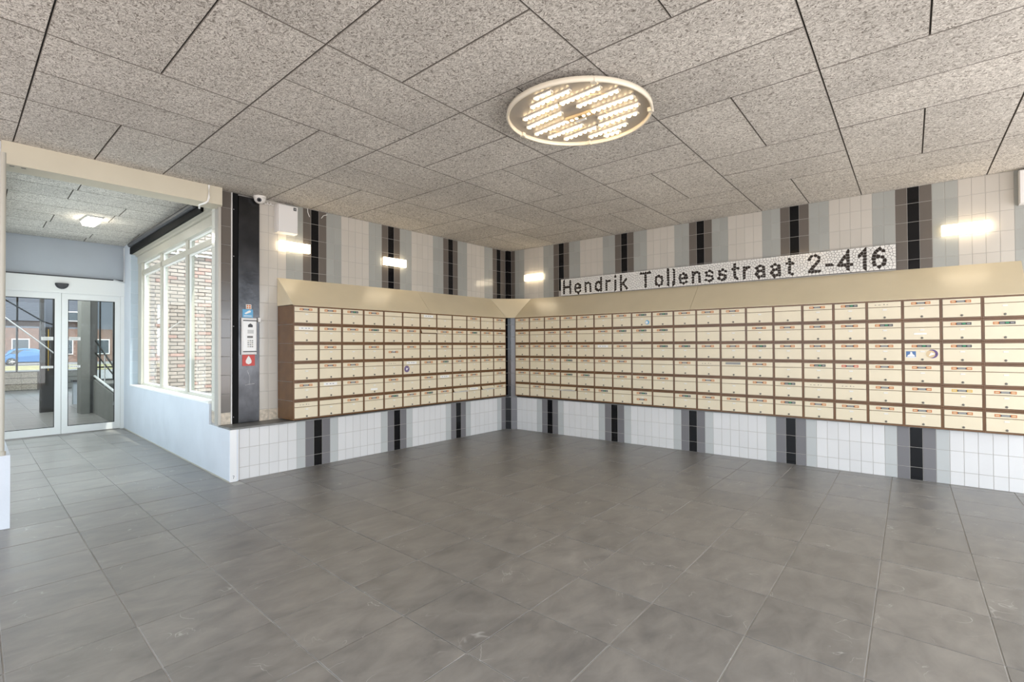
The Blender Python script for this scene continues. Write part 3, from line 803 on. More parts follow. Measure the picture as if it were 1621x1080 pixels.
# ------------------------------------------------------------------ wall lamps
lm = MB(); lm.plate(0.0, 0.37, 0.0, 0.105, -0.012, -0.062, 'lamp_white', 0.012); lamp_d = lm.mesh('diffuser')
lm = MB(); lm.box(0.008, 0.362, -0.013, -0.005, 0.006, 0.099, 'white_plastic'); lamp_b = lm.mesh('back_plate')
lm = MB(); lm.box(-0.003, 0.010, -0.05, -0.030, 0.044, 0.060, 'white_plastic'); lm.box(0.360, 0.373, -0.05, -0.030, 0.044, 0.060, 'white_plastic'); lamp_c = lm.mesh('clip')
for loc, rz, lab in (((-4.128, 0, 2.500), 0, 'bright white oblong wall lamp beside the white box, left wall'),
                     ((-2.682, 0, 2.498), 0, 'bright white oblong wall lamp on the left wall nearest the corner'),
                     ((0, -0.392, 2.490), RZ, 'bright white oblong wall lamp on right wall near the corner'),
                     ((0, -5.885, 2.484), RZ, 'bright white oblong wall lamp at far right beyond the name board')):
    t = thing('wall_lamp', lab, 'lamp', loc, rz, 'oblong wall lamps')
    put('back_plate', lamp_b, t); put('diffuser', lamp_d, t); put('clip', lamp_c, t)

# ------------------------------------------------------------------ round ceiling lamp
LC = (-3.876, -3.932); LR = 0.503
cl_ = thing('ceiling_lamp', 'large round ceiling lamp with rows of glowing warm LED strips', 'lamp', (LC[0], LC[1], 2.975))
MB().lathe([(LR-0.01, 0.030), (LR-0.01, 0.022)], (0, 0, 0), 'lamp_plate', 64).build('lamp_plate', cl_)
b = MB()
prof = [(LR-0.006, 0.034), (LR+0.004, 0.030), (LR+0.006, 0.006), (LR, -0.004), (LR-0.010, -0.004), (LR-0.014, 0.004), (LR-0.014, 0.030)]
vs = []; fs = []; nn = 72
for (r_, h_) in prof:
    for k in range(nn): t_ = 2*math.pi*k/nn; vs.append((r_*math.cos(t_), r_*math.sin(t_), h_))
for i in range(len(prof)):
    for k in range(nn): j = (k+1) % nn; i2 = (i+1) % len(prof); fs.append((i*nn+k, i*nn+j, i2*nn+j, i2*nn+k))
b.raw(vs, fs, 'acrylic_rim'); b.build('rim', cl_, smooth=True)
TU = [(-4.275,-3.845,-4.282,-3.991),(-4.192,-3.753,-4.217,-4.088),(-4.079,-3.601,-4.103,-3.921),(-4.104,-3.935,-4.127,-4.257),(-3.953,-3.537,-3.993,-3.872),(-4.0,-4.002,-4.021,-4.329),(-3.823,-3.509,-3.866,-3.93),(-3.869,-3.95,-3.888,-4.364),(-3.705,-3.552,-3.734,-3.878),(-3.753,-4.022,-3.764,-4.338),(-3.598,-3.628,-3.634,-3.938),(-3.64,-3.96,-3.65,-4.274),(-3.509,-3.796,-3.54,-4.134),(-3.45,-3.897,-3.454,-4.03)]
for (x0, y0, x1, y1) in TU:
    a = Vector((x0-LC[0], y0-LC[1], 0.008)); c = Vector((x1-LC[0], y1-LC[1], 0.008)); d = (c-a).normalized(); nvec = Vector((-d.y, d.x, 0))
    b = MB()
    q = [a+nvec*0.014, a-nvec*0.014, c-nvec*0.014, c+nvec*0.014]
    b.prism([(p.x, p.y) for p in q], 0.012, 0.021, 'white_plastic')
    L = (c-a).length; n = max(3, round(L/0.042))
    st_ = b.build('led_strip', cl_)
    for_led = MB()
    for k in range(n):
        p = a+d*(L*(k+0.5)/n)
        for_led.lathe([(0.013, 0.012), (0.012, 0.003), (0.006, -0.001)], (p.x, p.y, 0), 'led', 8)
    for e_ in (a, c): b2 = for_led.lathe([(0.010, 0.012), (0.010, 0.004)], (e_.x, e_.y, 0), 'acrylic_rim', 8)
    for_led.build('led_row', st_)
b = MB(); b.box(-0.02, 0.13-0.09, -0.11, 0.10, 0.004, 0.020, 'skin_tan'); b.box(0.045, 0.075, -0.02, 0.06, 0.006, 0.020, 'paper'); b.build('driver', cl_)
for t_ in (3.9, 5.2, 0.4, 1.6):
    b = MB(); cxx, cyy = (LR-0.012)*math.cos(t_), (LR-0.012)*math.sin(t_); b.box(cxx-0.016, cxx+0.016, cyy-0.016, cyy+0.016, -0.007, 0.02, 'acrylic_rim'); b.build('clip', cl_)
b = MB()
for t_ in (0.9, 2.8, 4.7): b.box(0.3*math.cos(t_)-0.02, 0.3*math.cos(t_)+0.02, 0.3*math.sin(t_)-0.02, 0.3*math.sin(t_)+0.02, 0.030, H-2.975, 'dark_grey')
b.build('mounting_post', cl_)
b = MB()
for ang_, len_ in ((2.2, 0.2), (5.0, 0.18), (3.3, .22), (0.3, 0.2)):
    pts = [(len_*math.cos(ang_+k*0.25)*(1+0.15*k), len_*math.sin(ang_+k*0.25)*(1+0.15*k), 0.012) for k in range(5)]
    b.tube(pts, 0.0025, 'skin_tan', 5)
b.build('cable', cl_)

# ------------------------------------------------------------------ pier between hall and corridor
b = MB()
x0p, x1p = -4.762, -4.345
b.prism([(x0p+0.012, 0.012), (-4.637, 0.006), (-4.637, 0.05), (-4.345, 0.05), (-4.345, 0.25), (corx(0.32)+0.28, 0.325), (corx(0.32)+0.03, 0.325)], 0.0, H+0.10, 'grout_wall')
pier = struct(b.build('wall_pier'))
for (z0, z1) in rows_up(0.66):
    if z0 < 0.65: continue
    put('wall_tile', tile_mesh(0.1045, z1-z0, 'tile_brown'), pier, (-4.745, 0.004, z0))
put('base_tile', tile_mesh(0.1045, 0.129, 'marble'), pier, (-4.745, 0.004, 0.545))
# corridor face of the pier
fdir = math.atan2(0.30, SK*0.30); fl_ = 0.30
for (z0, z1) in rows_up(0.66):
    if z0 < 0.65: continue
    o = put('wall_tile', tile_mesh(0.19, z1-z0, 'tile_cream'), pier, (corx(0.32)+0.025, 0.32, z0), fdir-math.pi)
    o = put('wall_tile', tile_mesh(0.11, z1-z0, 'tile_blue'), pier, (corx(0.13)+0.025, 0.13, z0), fdir-math.pi)
o = put('base_tile', tile_mesh(0.30, 0.129, 'marble'), pier, (corx(0.32)+0.025, 0.32, 0.545), fdir-math.pi)
b = MB(); b.box(-4.769, -4.743, -0.006, 0.022, 0.545, H-0.16, 'trim_steel'); b.build('corner_trim', pier)
b = MB(); b.box(-4.640, -4.632, -0.010, 0.01, 0.545, H, 'paper'); b.build('white_joint', pier)
b = MB(); b.box(-4.634, -4.570, -0.004, 0.02, 0.545, H, 'black')
for z in (2.87, 2.36, 1.6, 0.62): b.lathe([(0.004, 0), (0.003, -0.003)], (-4.615, -0.004, z), 'alu', 8, 'y')
b.build('black_gap', pier)
# corridor low wall with window sill
yc0, yc1 = -0.325, 4.93
b = MB()
b.prism([(corx(yc0), yc0), (-4.70, yc0), (-4.70, 0.0), (-4.45, 0.0), (-4.45, 0.33), (corx(0.33), 0.33)], 0, 0.5284, 'blue_plaster')
b.prism([(corx(0.325), 0.325), (corx(0.325)+0.30, 0.325), (corx(yc1)+0.30, yc1), (corx(yc1), yc1)], 0, 0.752, 'blue_plaster')
cw = struct(b.build('wall_corridor_right'))
b = MB(); b.prism([(corx(0.325)-0.006, 0.327), (corx(0.325)+0.31, 0.327), (corx(4.44)+0.31, 4.44), (corx(4.44)-0.006, 4.44)], 0.752, 0.772, 'white_paint'); b.build('window_sill', cw)
b = MB(); b.prism([(corx(4.44), 4.44), (corx(4.44)+0.12, 4.44), (corx(4.93)+0.12, 4.93), (corx(4.93), 4.93)], 0.752, ZC+0.02, 'blue_plaster'); b.build('wall_end', cw)
for k in range(12):
    put('wall_tile', tile_mesh(0.13, 0.19, 'tile_blue'), cw, (corx(4.44)+0.004, 4.44, 0.772+0.19*k))
b = MB(); b.prism([(corx(0.325)+0.02, 0.325), (corx(0.325)+0.30, 0.325), (corx(4.44)+0.30, 4.44), (corx(4.44)+0.02, 4.44)], 2.93, ZC+0.3, 'frame_cream'); b.build('window_head', cw)
b = MB(); b.box(-4.712, -4.680, -EL-0.008, -EL+0.004, 0.0, 0.528, 'alu'); b.box(-4.775, -4.712, -EL-0.034, -EL-0.008+0.012, 0.0, 0.529, 'alu')
b.build('corner_trim', cw)
b = MB(); yy = -EL-0.0345
for (a0, a1, c0_, c1_) in ((-4.752, -4.736, 0.060, 0.064), (-4.741, -4.737, 0.045, 0.062), (-4.745, -4.741, 0.032, 0.048)): b.box(a0, a1, yy-0.0006, yy, c0_, c1_, 'dark_grey')
b.build('painted_seven', cw)
# skirting sealant line
b = MB(); b.prism([(corx(yc0)-0.008, yc0), (corx(yc0)+0.002, yc0), (corx(4.9)+0.002, 4.9), (corx(4.9)-0.008, 4.9)], 0, 0.012, 'frame_cream'); b.build('sealant', cw)

# window: frame, mullions, transom, panes
WO = 0.13
win = struct(thing('window_1', '', '')); del win['label']; del win['category']
def cbar(y0, y1, z0, z1, o0, o1, m_='frame_cream', name='frame_bar'):
    b = MB(); b.prism([(corx(y0, o0), y0), (corx(y0, o1), y0), (corx(y1, o1), y1), (corx(y1, o0), y1)], z0, z1, m_); return b.build(name, win)
ya_, yb_ = 0.325, 4.44
cbar(ya_, yb_, 2.78, 2.93, WO-0.03, WO+0.09); cbar(ya_, yb_, 2.90, 2.93, WO-0.06, WO-0.03)
cbar(ya_, yb_, 0.772, 0.80, WO, WO+0.09)
cbar(4.20, yb_, 0.78, 2.78, WO-0.02, WO+0.09, name='jamb'); cbar(ya_, 0.55, 0.78, 2.78, WO, WO+0.09, name='jamb')
cbar(0.55, 4.20, 2.585, 2.655, WO, WO+0.08, name='transom')
for yc in (3.02, 1.70): 
    cbar(yc-0.055, yc+0.055, 0.79, 2.78, WO, WO+0.08, name='mullion')
for (y0, y1) in ((0.55, 1.645), (1.755, 2.965), (3.075, 4.20)):
    for (z0, z1) in ((0.80, 2.585), (2.655, 2.78)):
        b = MB(); b.prism([(corx(y0, WO+0.04), y0), (corx(y0, WO+0.046), y0), (corx(y1, WO+0.046), y1), (corx(y1, WO+0.04), y1)], z0, z1, 'glass'); b.build('pane', win)
        # glazing beads
        b = MB()
        for (c0_, c1_) in ((z0, z0+0.018), (z1-0.018, z1)):
            b.prism([(corx(y0, WO+0.02), y0), (corx(y0, WO+0.039), y0), (corx(y1, WO+0.039), y1), (corx(y1, WO+0.02), y1)], c0_, c1_, 'white_paint')
        for yq in (y0, y1-0.018):
            b.prism([(corx(yq, WO+0.02), yq), (corx(yq, WO+0.039), yq), (corx(yq+0.018, WO+0.039), yq+0.018), (corx(yq+0.018, WO+0.02), yq+0.018)], z0+0.018, z1-0.018, 'white_paint')
        b.build('bead', win)
# dark rolled strip at the head of the window
b = MB()
pts = [(corx(4.40, -0.01), 4.40, 3.075), (corx(2.5, -0.02), 2.5, 3.06), (corx(0.75, -0.03), 0.75, 3.035)]
b.tube(pts, 0.038, 'dark_grey', 10)
b.prism([(corx(0.6, -0.012), 0.6), (corx(0.6, 0.018), 0.6), (corx(4.42, 0.018), 4.42), (corx(4.42, -0.012), 4.42)], 2.93, 3.03, 'black')
tag(b.build('rubber_strip'), 'dark rolled rubber strip along the top of the corridor window', 'strip')
# beam over the corridor opening
b = MB(); b.box(-6.42, -4.767, -0.10, 0.14, 2.865, H+0.02, 'beam_cream'); b.box(-4.767, -4.750, -0.05, 0.10, 2.865, H+0.02, 'beam_cream')
beam = struct(b.build('trim_beam'))
b = MB()
for (x_, z_) in ((-6.37, 2.863), (-6.30, 2.863)): b.box(x_, x_+0.03, -0.06, -0.05, z_-0.002, z_, 'dark_grey')
b.build('mark', beam)
b = MB(); b.tube([(-4.90, -0.112, H-0.005), (-4.90, -0.112, 2.92), (-4.91, -0.11, 2.875), (-4.93, -0.09, 2.855), (-4.95, 0.0, 2.850), (-4.90, 0.15, 2.852)], 0.010, 'white_paint', 8)
tag(b.build('cable_conduit'), 'thin white bent cable pipe at right end of corridor beam', 'cable')

# left pier of the corridor
b = MB()
b.prism([(-6.39, -0.42), (corl(4.95)+0.03, 4.95), (corl(4.95)-0.27, 4.95), (-6.75, 0.0), (-8.9, 0.0), (-8.9, -0.42)], 0, 0.556, 'blue_plaster')
b.prism([(corl(0.32)+0.03, 0.32), (corl(4.95)+0.03, 4.95), (corl(4.95)-0.27, 4.95), (corl(0.32)-0.27, 0.32)], 0.556, 0.77, 'blue_plaster')
b.prism([(-6.405, -0.06), (corl(0.32)+0.02, 0.32), (corl(0.32)-0.27, 0.32), (corl(0.32)-0.27, 0.14), (-8.9, 0.14), (-8.9, -0.06)], 0.556, H+0.1, 'blue_plaster')
b.prism([(corl(4.44)+0.02, 4.44), (corl(4.95)+0.03, 4.95), (corl(4.95)-0.27, 4.95), (corl(4.44)-0.27, 4.44)], 0.77, ZC+0.02, 'blue_plaster')
b.prism([(corl(0.32)+0.0, 0.32), (corl(4.44)+0.0, 4.44), (corl(4.44)-0.27, 4.44), (corl(0.32)-0.27, 0.32)], 2.93, ZC+0.3, 'frame_cream')
pl = struct(b.build('wall_corridor_left'))
win2 = struct(thing('window_2', '', '')); del win2['label']; del win2['category']  # unseen window, assumed to mirror the right side, added to let light in
def lbar(y0, y1, z0, z1, name='frame_bar', m_='frame_cream', o0=-0.20, o1=-0.12):
    b = MB(); b.prism([(corl(y0)+o0, y0), (corl(y0)+o1, y0), (corl(y1)+o1, y1), (corl(y1)+o0, y1)], z0, z1, m_); return b.build(name, win2)
lbar(0.32, 4.44, 0.77, 0.80); lbar(0.32, 4.44, 2.80, 2.93); lbar(0.32, 4.44, 2.585, 2.655, 'transom')
for yc in (0.43, 1.55, 2.82, 4.33): lbar(yc-0.055, yc+0.055, 0.80, 2.80, 'mullion')
for (y0, y1) in ((0.485, 1.495), (1.605, 2.765), (2.875, 4.275)):
    for (z0, z1) in ((0.80, 2.585), (2.655, 2.80)): lbar(y0, y1, z0, z1, 'pane', 'glass', -0.165, -0.159)
for k in range(6):
    m_ = 'tile_brown' if k in (0, 5) else 'tile_black' if k == 6 else 'tile_white'
    for (z0, z1) in rows_up(0.7):
        put('wall_tile', tile_mesh(TW, z1-z0, m_), pl, (-6.445-(k+1)*TW, -0.062, z0))
b = MB(); b.tube([(-6.437, -0.40, 0.556), (-6.437, -0.40, 2.865)], 0.017, 'frame_cream', 14); b.lathe([(0.026, 0), (0.026, 0.03), (0.018, 0.035)], (-6.437, -0.40, 0.556), 'frame_cream', 16)
pst = b.build('steel_post', None, smooth=False); tag(pst, 'brushed steel post on low blue wall at left edge', 'post')

# door wall at the end of the corridor
YD = 4.93
b = MB(); b.box(-8.9, -3.9, YD+0.02, YD+0.16, 2.53, 3.40, 'grey_plaster'); b.box(-4.418, -3.9, YD+0.02, YD+0.16, 0.0, 2.53, 'blue_plaster')
dw = struct(b.build('wall_end'))
b = MB(); b.box(-6.2, -4.44, YD-0.03, YD+0.03, 2.523, 2.540, 'dark_grey'); b.build('drip_line', dw)
dr = struct(thing('door_1', '', '')); del dr['label']; del dr['category']
b = MB(); b.box(-6.18, -4.42, YD-0.02, YD+0.12, 2.285, 2.522, 'white_paint'); b.box(-6.18, -4.42, YD-0.028, YD-0.02, 2.262, 2.30, 'white_paint'); b.build('header', dr)
b = MB(); b.box(-4.492, -4.42, YD-0.01, YD+0.12, 0.0, 2.285, 'white_paint'); b.build('jamb', dr)
b = MB(); b.box(-6.18, -6.10, YD-0.01, YD+0.12, 0.0, 2.285, 'white_paint'); b.build('jamb', dr)
def leaf(x0, x1):
    b = MB(); y0, y1 = YD, YD+0.045
    b.box(x0, x0+0.078, y0, y1, 0.012, 2.275, 'white_paint'); b.box(x1-0.078, x1, y0, y1, 0.012, 2.275, 'white_paint')
    b.box(x0+0.078, x1-0.078, y0, y1, 0.012, 0.125, 'white_paint'); b.box(x0+0.078, x1-0.078, y0, y1, 2.165, 2.275, 'white_paint')
    lf = b.build('door_leaf', dr)
    MB().box(x0+0.078, x1-0.078, y0+0.018, y0+0.026, 0.125, 2.165, 'glass').build('pane', lf)
    b = MB(); a0, a1 = x0+0.078, x1-0.078
    for (p, q, r_, s_) in ((a0, a0+0.008, 0.125, 2.165), (a1-0.008, a1, 0.125, 2.165), (a0+0.008, a1-0.008, 0.125, 0.133), (a0+0.008, a1-0.008, 2.157, 2.165)):
        b.box(p, q, y0+0.004, y0+0.016, r_, s_, 'black')
    b.build('seal', lf)
    return lf
lfR = leaf(-5.262, -4.494); lfL = leaf(-6.036, -5.268)
for lf, xa, xb in ((lfL, -5.505, -5.357), (lfR, -5.170, -5.022)):
    b = MB(); b.plate(xa, xb, 1.062, 1.100, YD+0.0175, YD+0.015, 'paper', 0.0005)
    for k in range(5): b.box(xa+0.025+0.022*k, xa+0.037+0.022*k, YD+0.0142, YD+0.015, 1.076, 1.086, 'sticker_grey')
    b.build('handle_sticker', lf)
    b = MB(); b.plate(xa, xb, 1.505, 1.560, YD+0.0175, YD+0.015, 'paper', 0.0005)
    for k in range(3): b.box(xa+0.02, xb-0.03, YD+0.0142, YD+0.015, 1.518+0.012*k, 1.521+0.012*k, 'sticker_grey')
    b.build('notice_sticker', lf)
b = MB(); b.lathe([(0.085, 0.0), (0.085, -0.02), (0.062, -0.045), (0.02, -0.055)], (-5.266, YD-0.02, 2.41), 'dark_grey', 20, 'y')
for i_, v_ in enumerate(b.v): b.v[i_] = (v_[0], v_[1], 2.405+min(0.012, v_[2]-2.405))
tag(b.build('door_sensor'), 'dark half-round motion sensor above the sliding doors', 'sensor')
# corridor lamp
t = thing('corridor_lamp', 'small square lit ceiling lamp in the corridor', 'lamp', (-5.268, 2.95, ZC))
b = MB(); b.box(-0.085, 0.085, -0.22, 0.22, -0.022, 0.0, 'white_plastic'); b.build('base', t)
b = MB(); b.raw([(-0.075,-0.21,-0.022),(0.075,-0.21,-0.022),(0.075,0.21,-0.022),(-0.075,0.21,-0.022),(-0.06,-0.18,-0.075),(0.06,-0.18,-0.075),(0.06,0.18,-0.075),(-0.06,0.18,-0.075)], [(4,5,6,7)[::-1],(0,1,5,4),(1,2,6,5),(2,3,7,6),(3,0,4,7)], 'lamp_corridor'); b.build('diffuser', t)
# vertical cable on the wall by the doors
b = MB(); b.tube([(-4.452, YD-0.03, 3.1), (-4.452, YD-0.03, 2.52), (-4.47, YD-0.035, 2.50), (-4.60, YD-0.04, 2.53)], 0.012, 'alu', 8)
tag(b.build('cable_pipe'), 'thin grey cable pipe in the corner above the doors', 'cable')

# ------------------------------------------------------------------ steel panel with intercom
b = MB(); b.plate(-4.569, -4.347, 0.549, H-0.02, 0.03, -0.018, 'steel', 0.003)
sp_ = b.build('steel_panel', wl)
b = MB()
for pts in ([(-4.50, -0.0186, 0.96), (-4.46, -0.0186, 0.965), (-4.40, -0.0186, 0.968)], [(-4.478, -0.0186, 1.12), (-4.452, -0.0186, 1.05), (-4.455, -0.0186, 0.96)]): b.tube(pts, 0.0012, 'paper', 4)
b.build('scratch', sp_)
ic = thing('intercom', 'white intercom panel with keypad on the steel panel', 'intercom', (-4.545, -0.018, 1.292))
b = MB(); b.plate(0, 0.158, 0, 0.402, 0.0, -0.030, 'white_plastic', 0.006); b.build('housing', ic)
b = MB(); b.plate(0.016, 0.146, 0.038, 0.368, -0.0295, -0.035, 'white_paint', 0.003); b.build('face_plate', ic)
b = MB(); b.box(0.010, 0.152, -0.037, -0.0295, 0.368, 0.378, 'dark_grey'); b.box(0.010, 0.152, -0.037, -0.0295, 0.028, 0.038, 'dark_grey'); b.build('bracket', ic)
b = MB(); b.raw([(0.060,-0.0356,0.300),(0.110,-0.0356,0.300),(0.110,-0.0356,0.325),(0.085,-0.0356,0.343),(0.060,-0.0356,0.325)], [(0,1,2,3,4)], 'dark_grey'); b.build('house_symbol', ic)
b = MB()
for k in range(7): b.box(0.055, 0.120, -0.0362, -0.035, 0.232+k*0.006, 0.235+k*0.006, 'sticker_grey')
b.build('speaker_grille', ic)
b = MB(); b.plate(0.052, 0.112, 0.182, 0.205, -0.035, -0.0365, 'stone_ledge', 0.0005); b.build('display', ic)
b = MB()
for r_ in range(4):
    for c_ in range(3): b.plate(0.055+c_*0.022, 0.070+c_*0.022, 0.080+r_*0.022, 0.094+r_*0.022, -0.035, -0.0375, 'sticker_grey' if (r_+c_) % 3 else 'frame_cream', 0.001)
b.build('keypad', ic)
b = MB(); b.plate(0, 0.030, 0, 0.050, 0, -0.030, 'white_plastic', 0.003)
o = b.build('door_contact'); o.location = (-4.372, -0.018, 1.652); tag(o, 'small white box fixed at upper right of the intercom', 'box')
cd = thing('surveillance_card', 'blue camera warning card above the intercom', 'card', (-4.530, -0.019, 1.70))
MB().plate(0, 0.112, 0, 0.090, 0, -0.0015, 'lightblue', 0.0004).build('card', cd)
b = MB(); b.raw([(0.020,-0.002,0.045),(0.035,-0.002,0.036),(0.088,-0.002,0.060),(0.088,-0.002,0.078),(0.070,-0.002,0.080)], [(0,1,2,3,4)], 'paper'); b.box(0.015, 0.098, -0.002, -0.0014, 0.010, 0.014, 'paper'); b.box(0.015, 0.098, -0.002, -0.0014, 0.020, 0.024, 'paper'); b.build('camera_symbol', cd)
b = MB(); b.plate(0, 0.056, 0, 0.052, 0, -0.0015, 'paper', 0.0004)
for (a0, c0_) in ((0.006, 0.028), (0.031, 0.028), (0.006, 0.005), (0.031, 0.005)): b.box(a0, a0+0.018, -0.002, -0.0014, c0_, c0_+0.018, 'orange')
o = b.build('small_sticker'); o.location = (-4.492, -0.019, 1.794); tag(o, 'tiny white and orange sticker above the blue card', 'sticker')
fc = thing('fire_sign', 'red square sign with white flame symbol below the intercom', 'sign', (-4.531, -0.019, 1.168))
MB().plate(0, 0.133, 0, 0.122, 0, -0.003, 'red', 0.0006).build('sign_plate', fc)
b = MB(); b.raw([(0.066,-0.0036,0.112),(0.048,-0.0036,0.085),(0.034,-0.0036,0.055),(0.038,-0.0036,0.030),(0.066,-0.0036,0.016),(0.094,-0.0036,0.030),(0.098,-0.0036,0.055),(0.084,-0.0036,0.085)], [tuple(range(8))], 'paper'); b.build('flame_symbol', fc)

# security camera and its coiled cable
sc_ = thing('security_camera', 'white dome security camera under the ceiling above the steel panel', 'camera', (-4.37, -0.075, H))
b = MB(); b.lathe([(0.066, 0.0), (0.066, -0.016), (0.060, -0.022)], (0, 0, 0), 'cam_white', 28); b.build('base', sc_, smooth=False)
prof = [(0.060, -0.022)]+[(0.060*math.cos(a), -0.022-0.058*math.sin(a)) for a in [0.15*k for k in range(1, 11)]]
b = MB(); b.lathe(prof, (0, 0, 0), 'cam_white', 28); b.build('dome', sc_, smooth=True)
dd = Vector((-0.45, -0.80, -0.42)).normalized(); c0 = Vector((0, 0, -0.025))
b = MB(); b.tube([c0+dd*0.045, c0+dd*0.062], 0.030, 'cam_white', 20); b.tube([c0+dd*0.060, c0+dd*0.067], 0.024, 'dark_grey', 20); b.tube([c0+dd*0.066, c0+dd*0.070], 0.012, 'black', 14); b.build('lens', sc_)
b = MB(); pts = [(-4.29+0.020*math.cos(k*0.8), -0.035+0.015*math.sin(k*0.8), H-0.03-0.0035*math.sin(k)+0) for k in range(14)]
pts = [(-4.31+0.008*k+0.012*math.cos(k*1.4), -0.035, H-0.045+0.016*math.sin(k*1.4)) for k in range(14)]
b.tube(pts, 0.005, 'cam_white', 6); tag(b.build('coiled_cable'), 'coiled white cable beside the dome camera', 'cable')
# white control boxes
t = thing('control_box', 'white metal control box high on left wall beside the camera', 'box', (-4.172, 0, 2.690))
MB().plate(0.0, 0.236, 0.0, 0.325, -0.002, -0.070, 'white_plastic', 0.004).build('box_body', t)
MB().plate(0.004, 0.232, 0.004, 0.321, -0.070, -0.098, 'white_plastic', 0.004).build('cover', t)
b = MB(); b.plate(0.178, 0.214, 0.272, 0.308, -0.098, -0.100, 'dark_grey', 0.0005); b.plate(0.186, 0.206, 0.284, 0.296, -0.0995, -0.1008, 'sticker_grey', 0.0004); b.build('label_plate', t)
t = thing('control_box', 'white box under the ceiling at the far right edge', 'box', (0, -6.458, 2.700), RZ)
MB().plate(0.0, 0.236, 0.0, 0.325, -0.002, -0.070, 'white_plastic', 0.004).build('box_body', t)
MB().plate(0.004, 0.232, 0.004, 0.321, -0.070, -0.098, 'white_plastic', 0.004).build('cover', t)
# loose cables hanging at ceiling near the box
b = MB(); b.tube([(-3.78, -0.02, H), (-3.775, -0.02, 3.0), (-3.75, -0.015, 2.95)], 0.004, 'cam_white', 6); b.tube([(-3.60, -0.02, 2.96), (-3.57, -0.02, 3.0), (-3.52, -0.02, 3.02)], 0.004, 'cam_white', 6)
tag(b.build('loose_cable'), 'loose white cable ends below the ceiling right of the control box', 'cable')

# ------------------------------------------------------------------ brick wall outside the corridor window
b = MB(); b.box(-4.33, -2.3, 4.475, 4.70, -0.1, 4.6, 'brick_mortar')
bw = struct(b.build('wall_outside'))
bm_ = {}
for w_, key in ((0.21, 'stretcher'), (0.10, 'header')):
    for c_ in ('brick', 'brick_red'): bm_[(key, c_)] = MB().plate(0, w_, 0, 0.0515, 0.012, -0.010, c_, 0.004).mesh('brick')
rb = random.Random(5); nb_ = 0
for r_ in range(59):
    z = 0.58+r_*0.0645; x = -4.33
    if r_ % 2: x += 0.0
    k = 0; first = True
    while x < -3.10:
        w_ = 0.10 if (first and r_ % 2) else 0.21; first = False
        c_ = 'brick_red' if rb.random() < 0.12 else 'brick'
        a = px(x+w_, 4.47, z)
        if 222 < a[0] < 360 and nb_ < 298:
            put('brick', bm_[('header' if w_ < 0.15 else 'stretcher', c_)], bw, (x, 4.47, z)); nb_ += 1
        x += w_+0.0105
b = MB()
b.tube([(-4.02, 4.42, 3.19), (-4.06, 4.42, 3.18), (-4.09, 4.42, 3.15), (-4.06, 4.42, 3.115), (-4.0, 4.42, 3.105), (-2.4, 4.42, 3.105)], 0.016, 'white_paint', 8)
b.tube([(-4.0, 4.42, 3.22), (-4.10, 4.42, 3.21), (-4.15, 4.42, 3.14), (-4.10, 4.42, 3.055), (-4.0, 4.42, 3.035), (-2.4, 4.42, 3.035)], 0.016, 'white_paint', 8)
for x in (-3.8, -3.5): b.box(x, x+0.02, 4.41, 4.47, 3.01, 3.13, 'white_paint')
tag(b.build('conduit_pipe'), 'pair of pale conduit pipes on the brick wall outside window', 'pipe')
# ------------------------------------------------------------------ vestibule and street beyond the doors
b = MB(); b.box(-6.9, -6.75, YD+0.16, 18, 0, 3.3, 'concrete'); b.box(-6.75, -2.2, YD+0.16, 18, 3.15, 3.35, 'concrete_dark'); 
vs_ = struct(b.build('wall_vestibule'))
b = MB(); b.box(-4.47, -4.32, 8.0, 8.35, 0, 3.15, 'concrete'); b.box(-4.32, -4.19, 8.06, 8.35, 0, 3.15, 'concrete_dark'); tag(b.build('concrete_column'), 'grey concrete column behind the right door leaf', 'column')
t = thing('window_post', 'wide dark frame post behind the left door leaf', 'post', (-4.97, 9.0, 0))
MB().box(0, 0.235, 0, 0.12, 0, 3.15, 'dark_frame').build('post', t)
b = MB(); b.box(0.055, 0.19, -0.006, 0.0, 1.84, 2.45, 'cladding'); b.box(0.118, 0.130, -0.012, -0.006, 0.9, 1.8, 'sticker_yellow'); b.build('inset_panel', t)
# glazed end at y 8.2 right of the column
t = thing('stair_window', 'dark framed window grid behind the stairs', 'window', (-4.16, 8.3, 0))
b = MB()
for x in (0.0, 0.06, 0.30, 0.56, 0.9): b.box(x, x+0.022, 0, 0.05, 0.0, 3.15, 'dark_frame')
for z in (0.0, 0.95, 3.1): b.box(0, 1.3, 0.005, 0.045, z, z+0.03, 'dark_frame')
b.build('frame', t); MB().box(0.0, 1.3, 0.02, 0.026, 0.03, 3.1, 'glass').build('pane', t)
b = MB(); b.box(-2.9, -2.75, YD+0.16, 8.4, 0, 3.15, 'concrete'); b.build('side_wall', vs_)
# stairs
st_ = thing('staircase', 'grey concrete stairs with solid side wall beyond right door', 'stairs', (-4.42, 5.6, 0))
b = MB(); b.raw([(0, 0, 0), (0.06, 0, 0), (0.36, 4.4, 0), (0.30, 4.4, 0), (0, 0, 0.52), (0.06, 0, 0.52), (0.36, 4.4, 0.86), (0.30, 4.4, 0.86)], [(0,3,2,1),(4,5,6,7),(0,1,5,4),(1,2,6,5),(2,3,7,6),(3,0,4,7)], 'concrete'); b.build('side_wall', st_)
b = MB()
for k in range(4): b.box(0.10+0.02*k, 1.4, 0.1+0.34*k, 0.1+0.34*(k+1) if k < 3 else 2.5, 0, 0.17*(k+1), 'concrete')
b.build('steps', st_)
b = MB(); b.tube([(0.0, 0.02, 0.36), (-0.01, -0.06, 0.42), (-0.01, -0.08, 0.50), (0.02, 0.0, 0.57), (0.32, 4.35, 0.95)], 0.022, 'white_paint', 8); b.build('white_rail', st_)
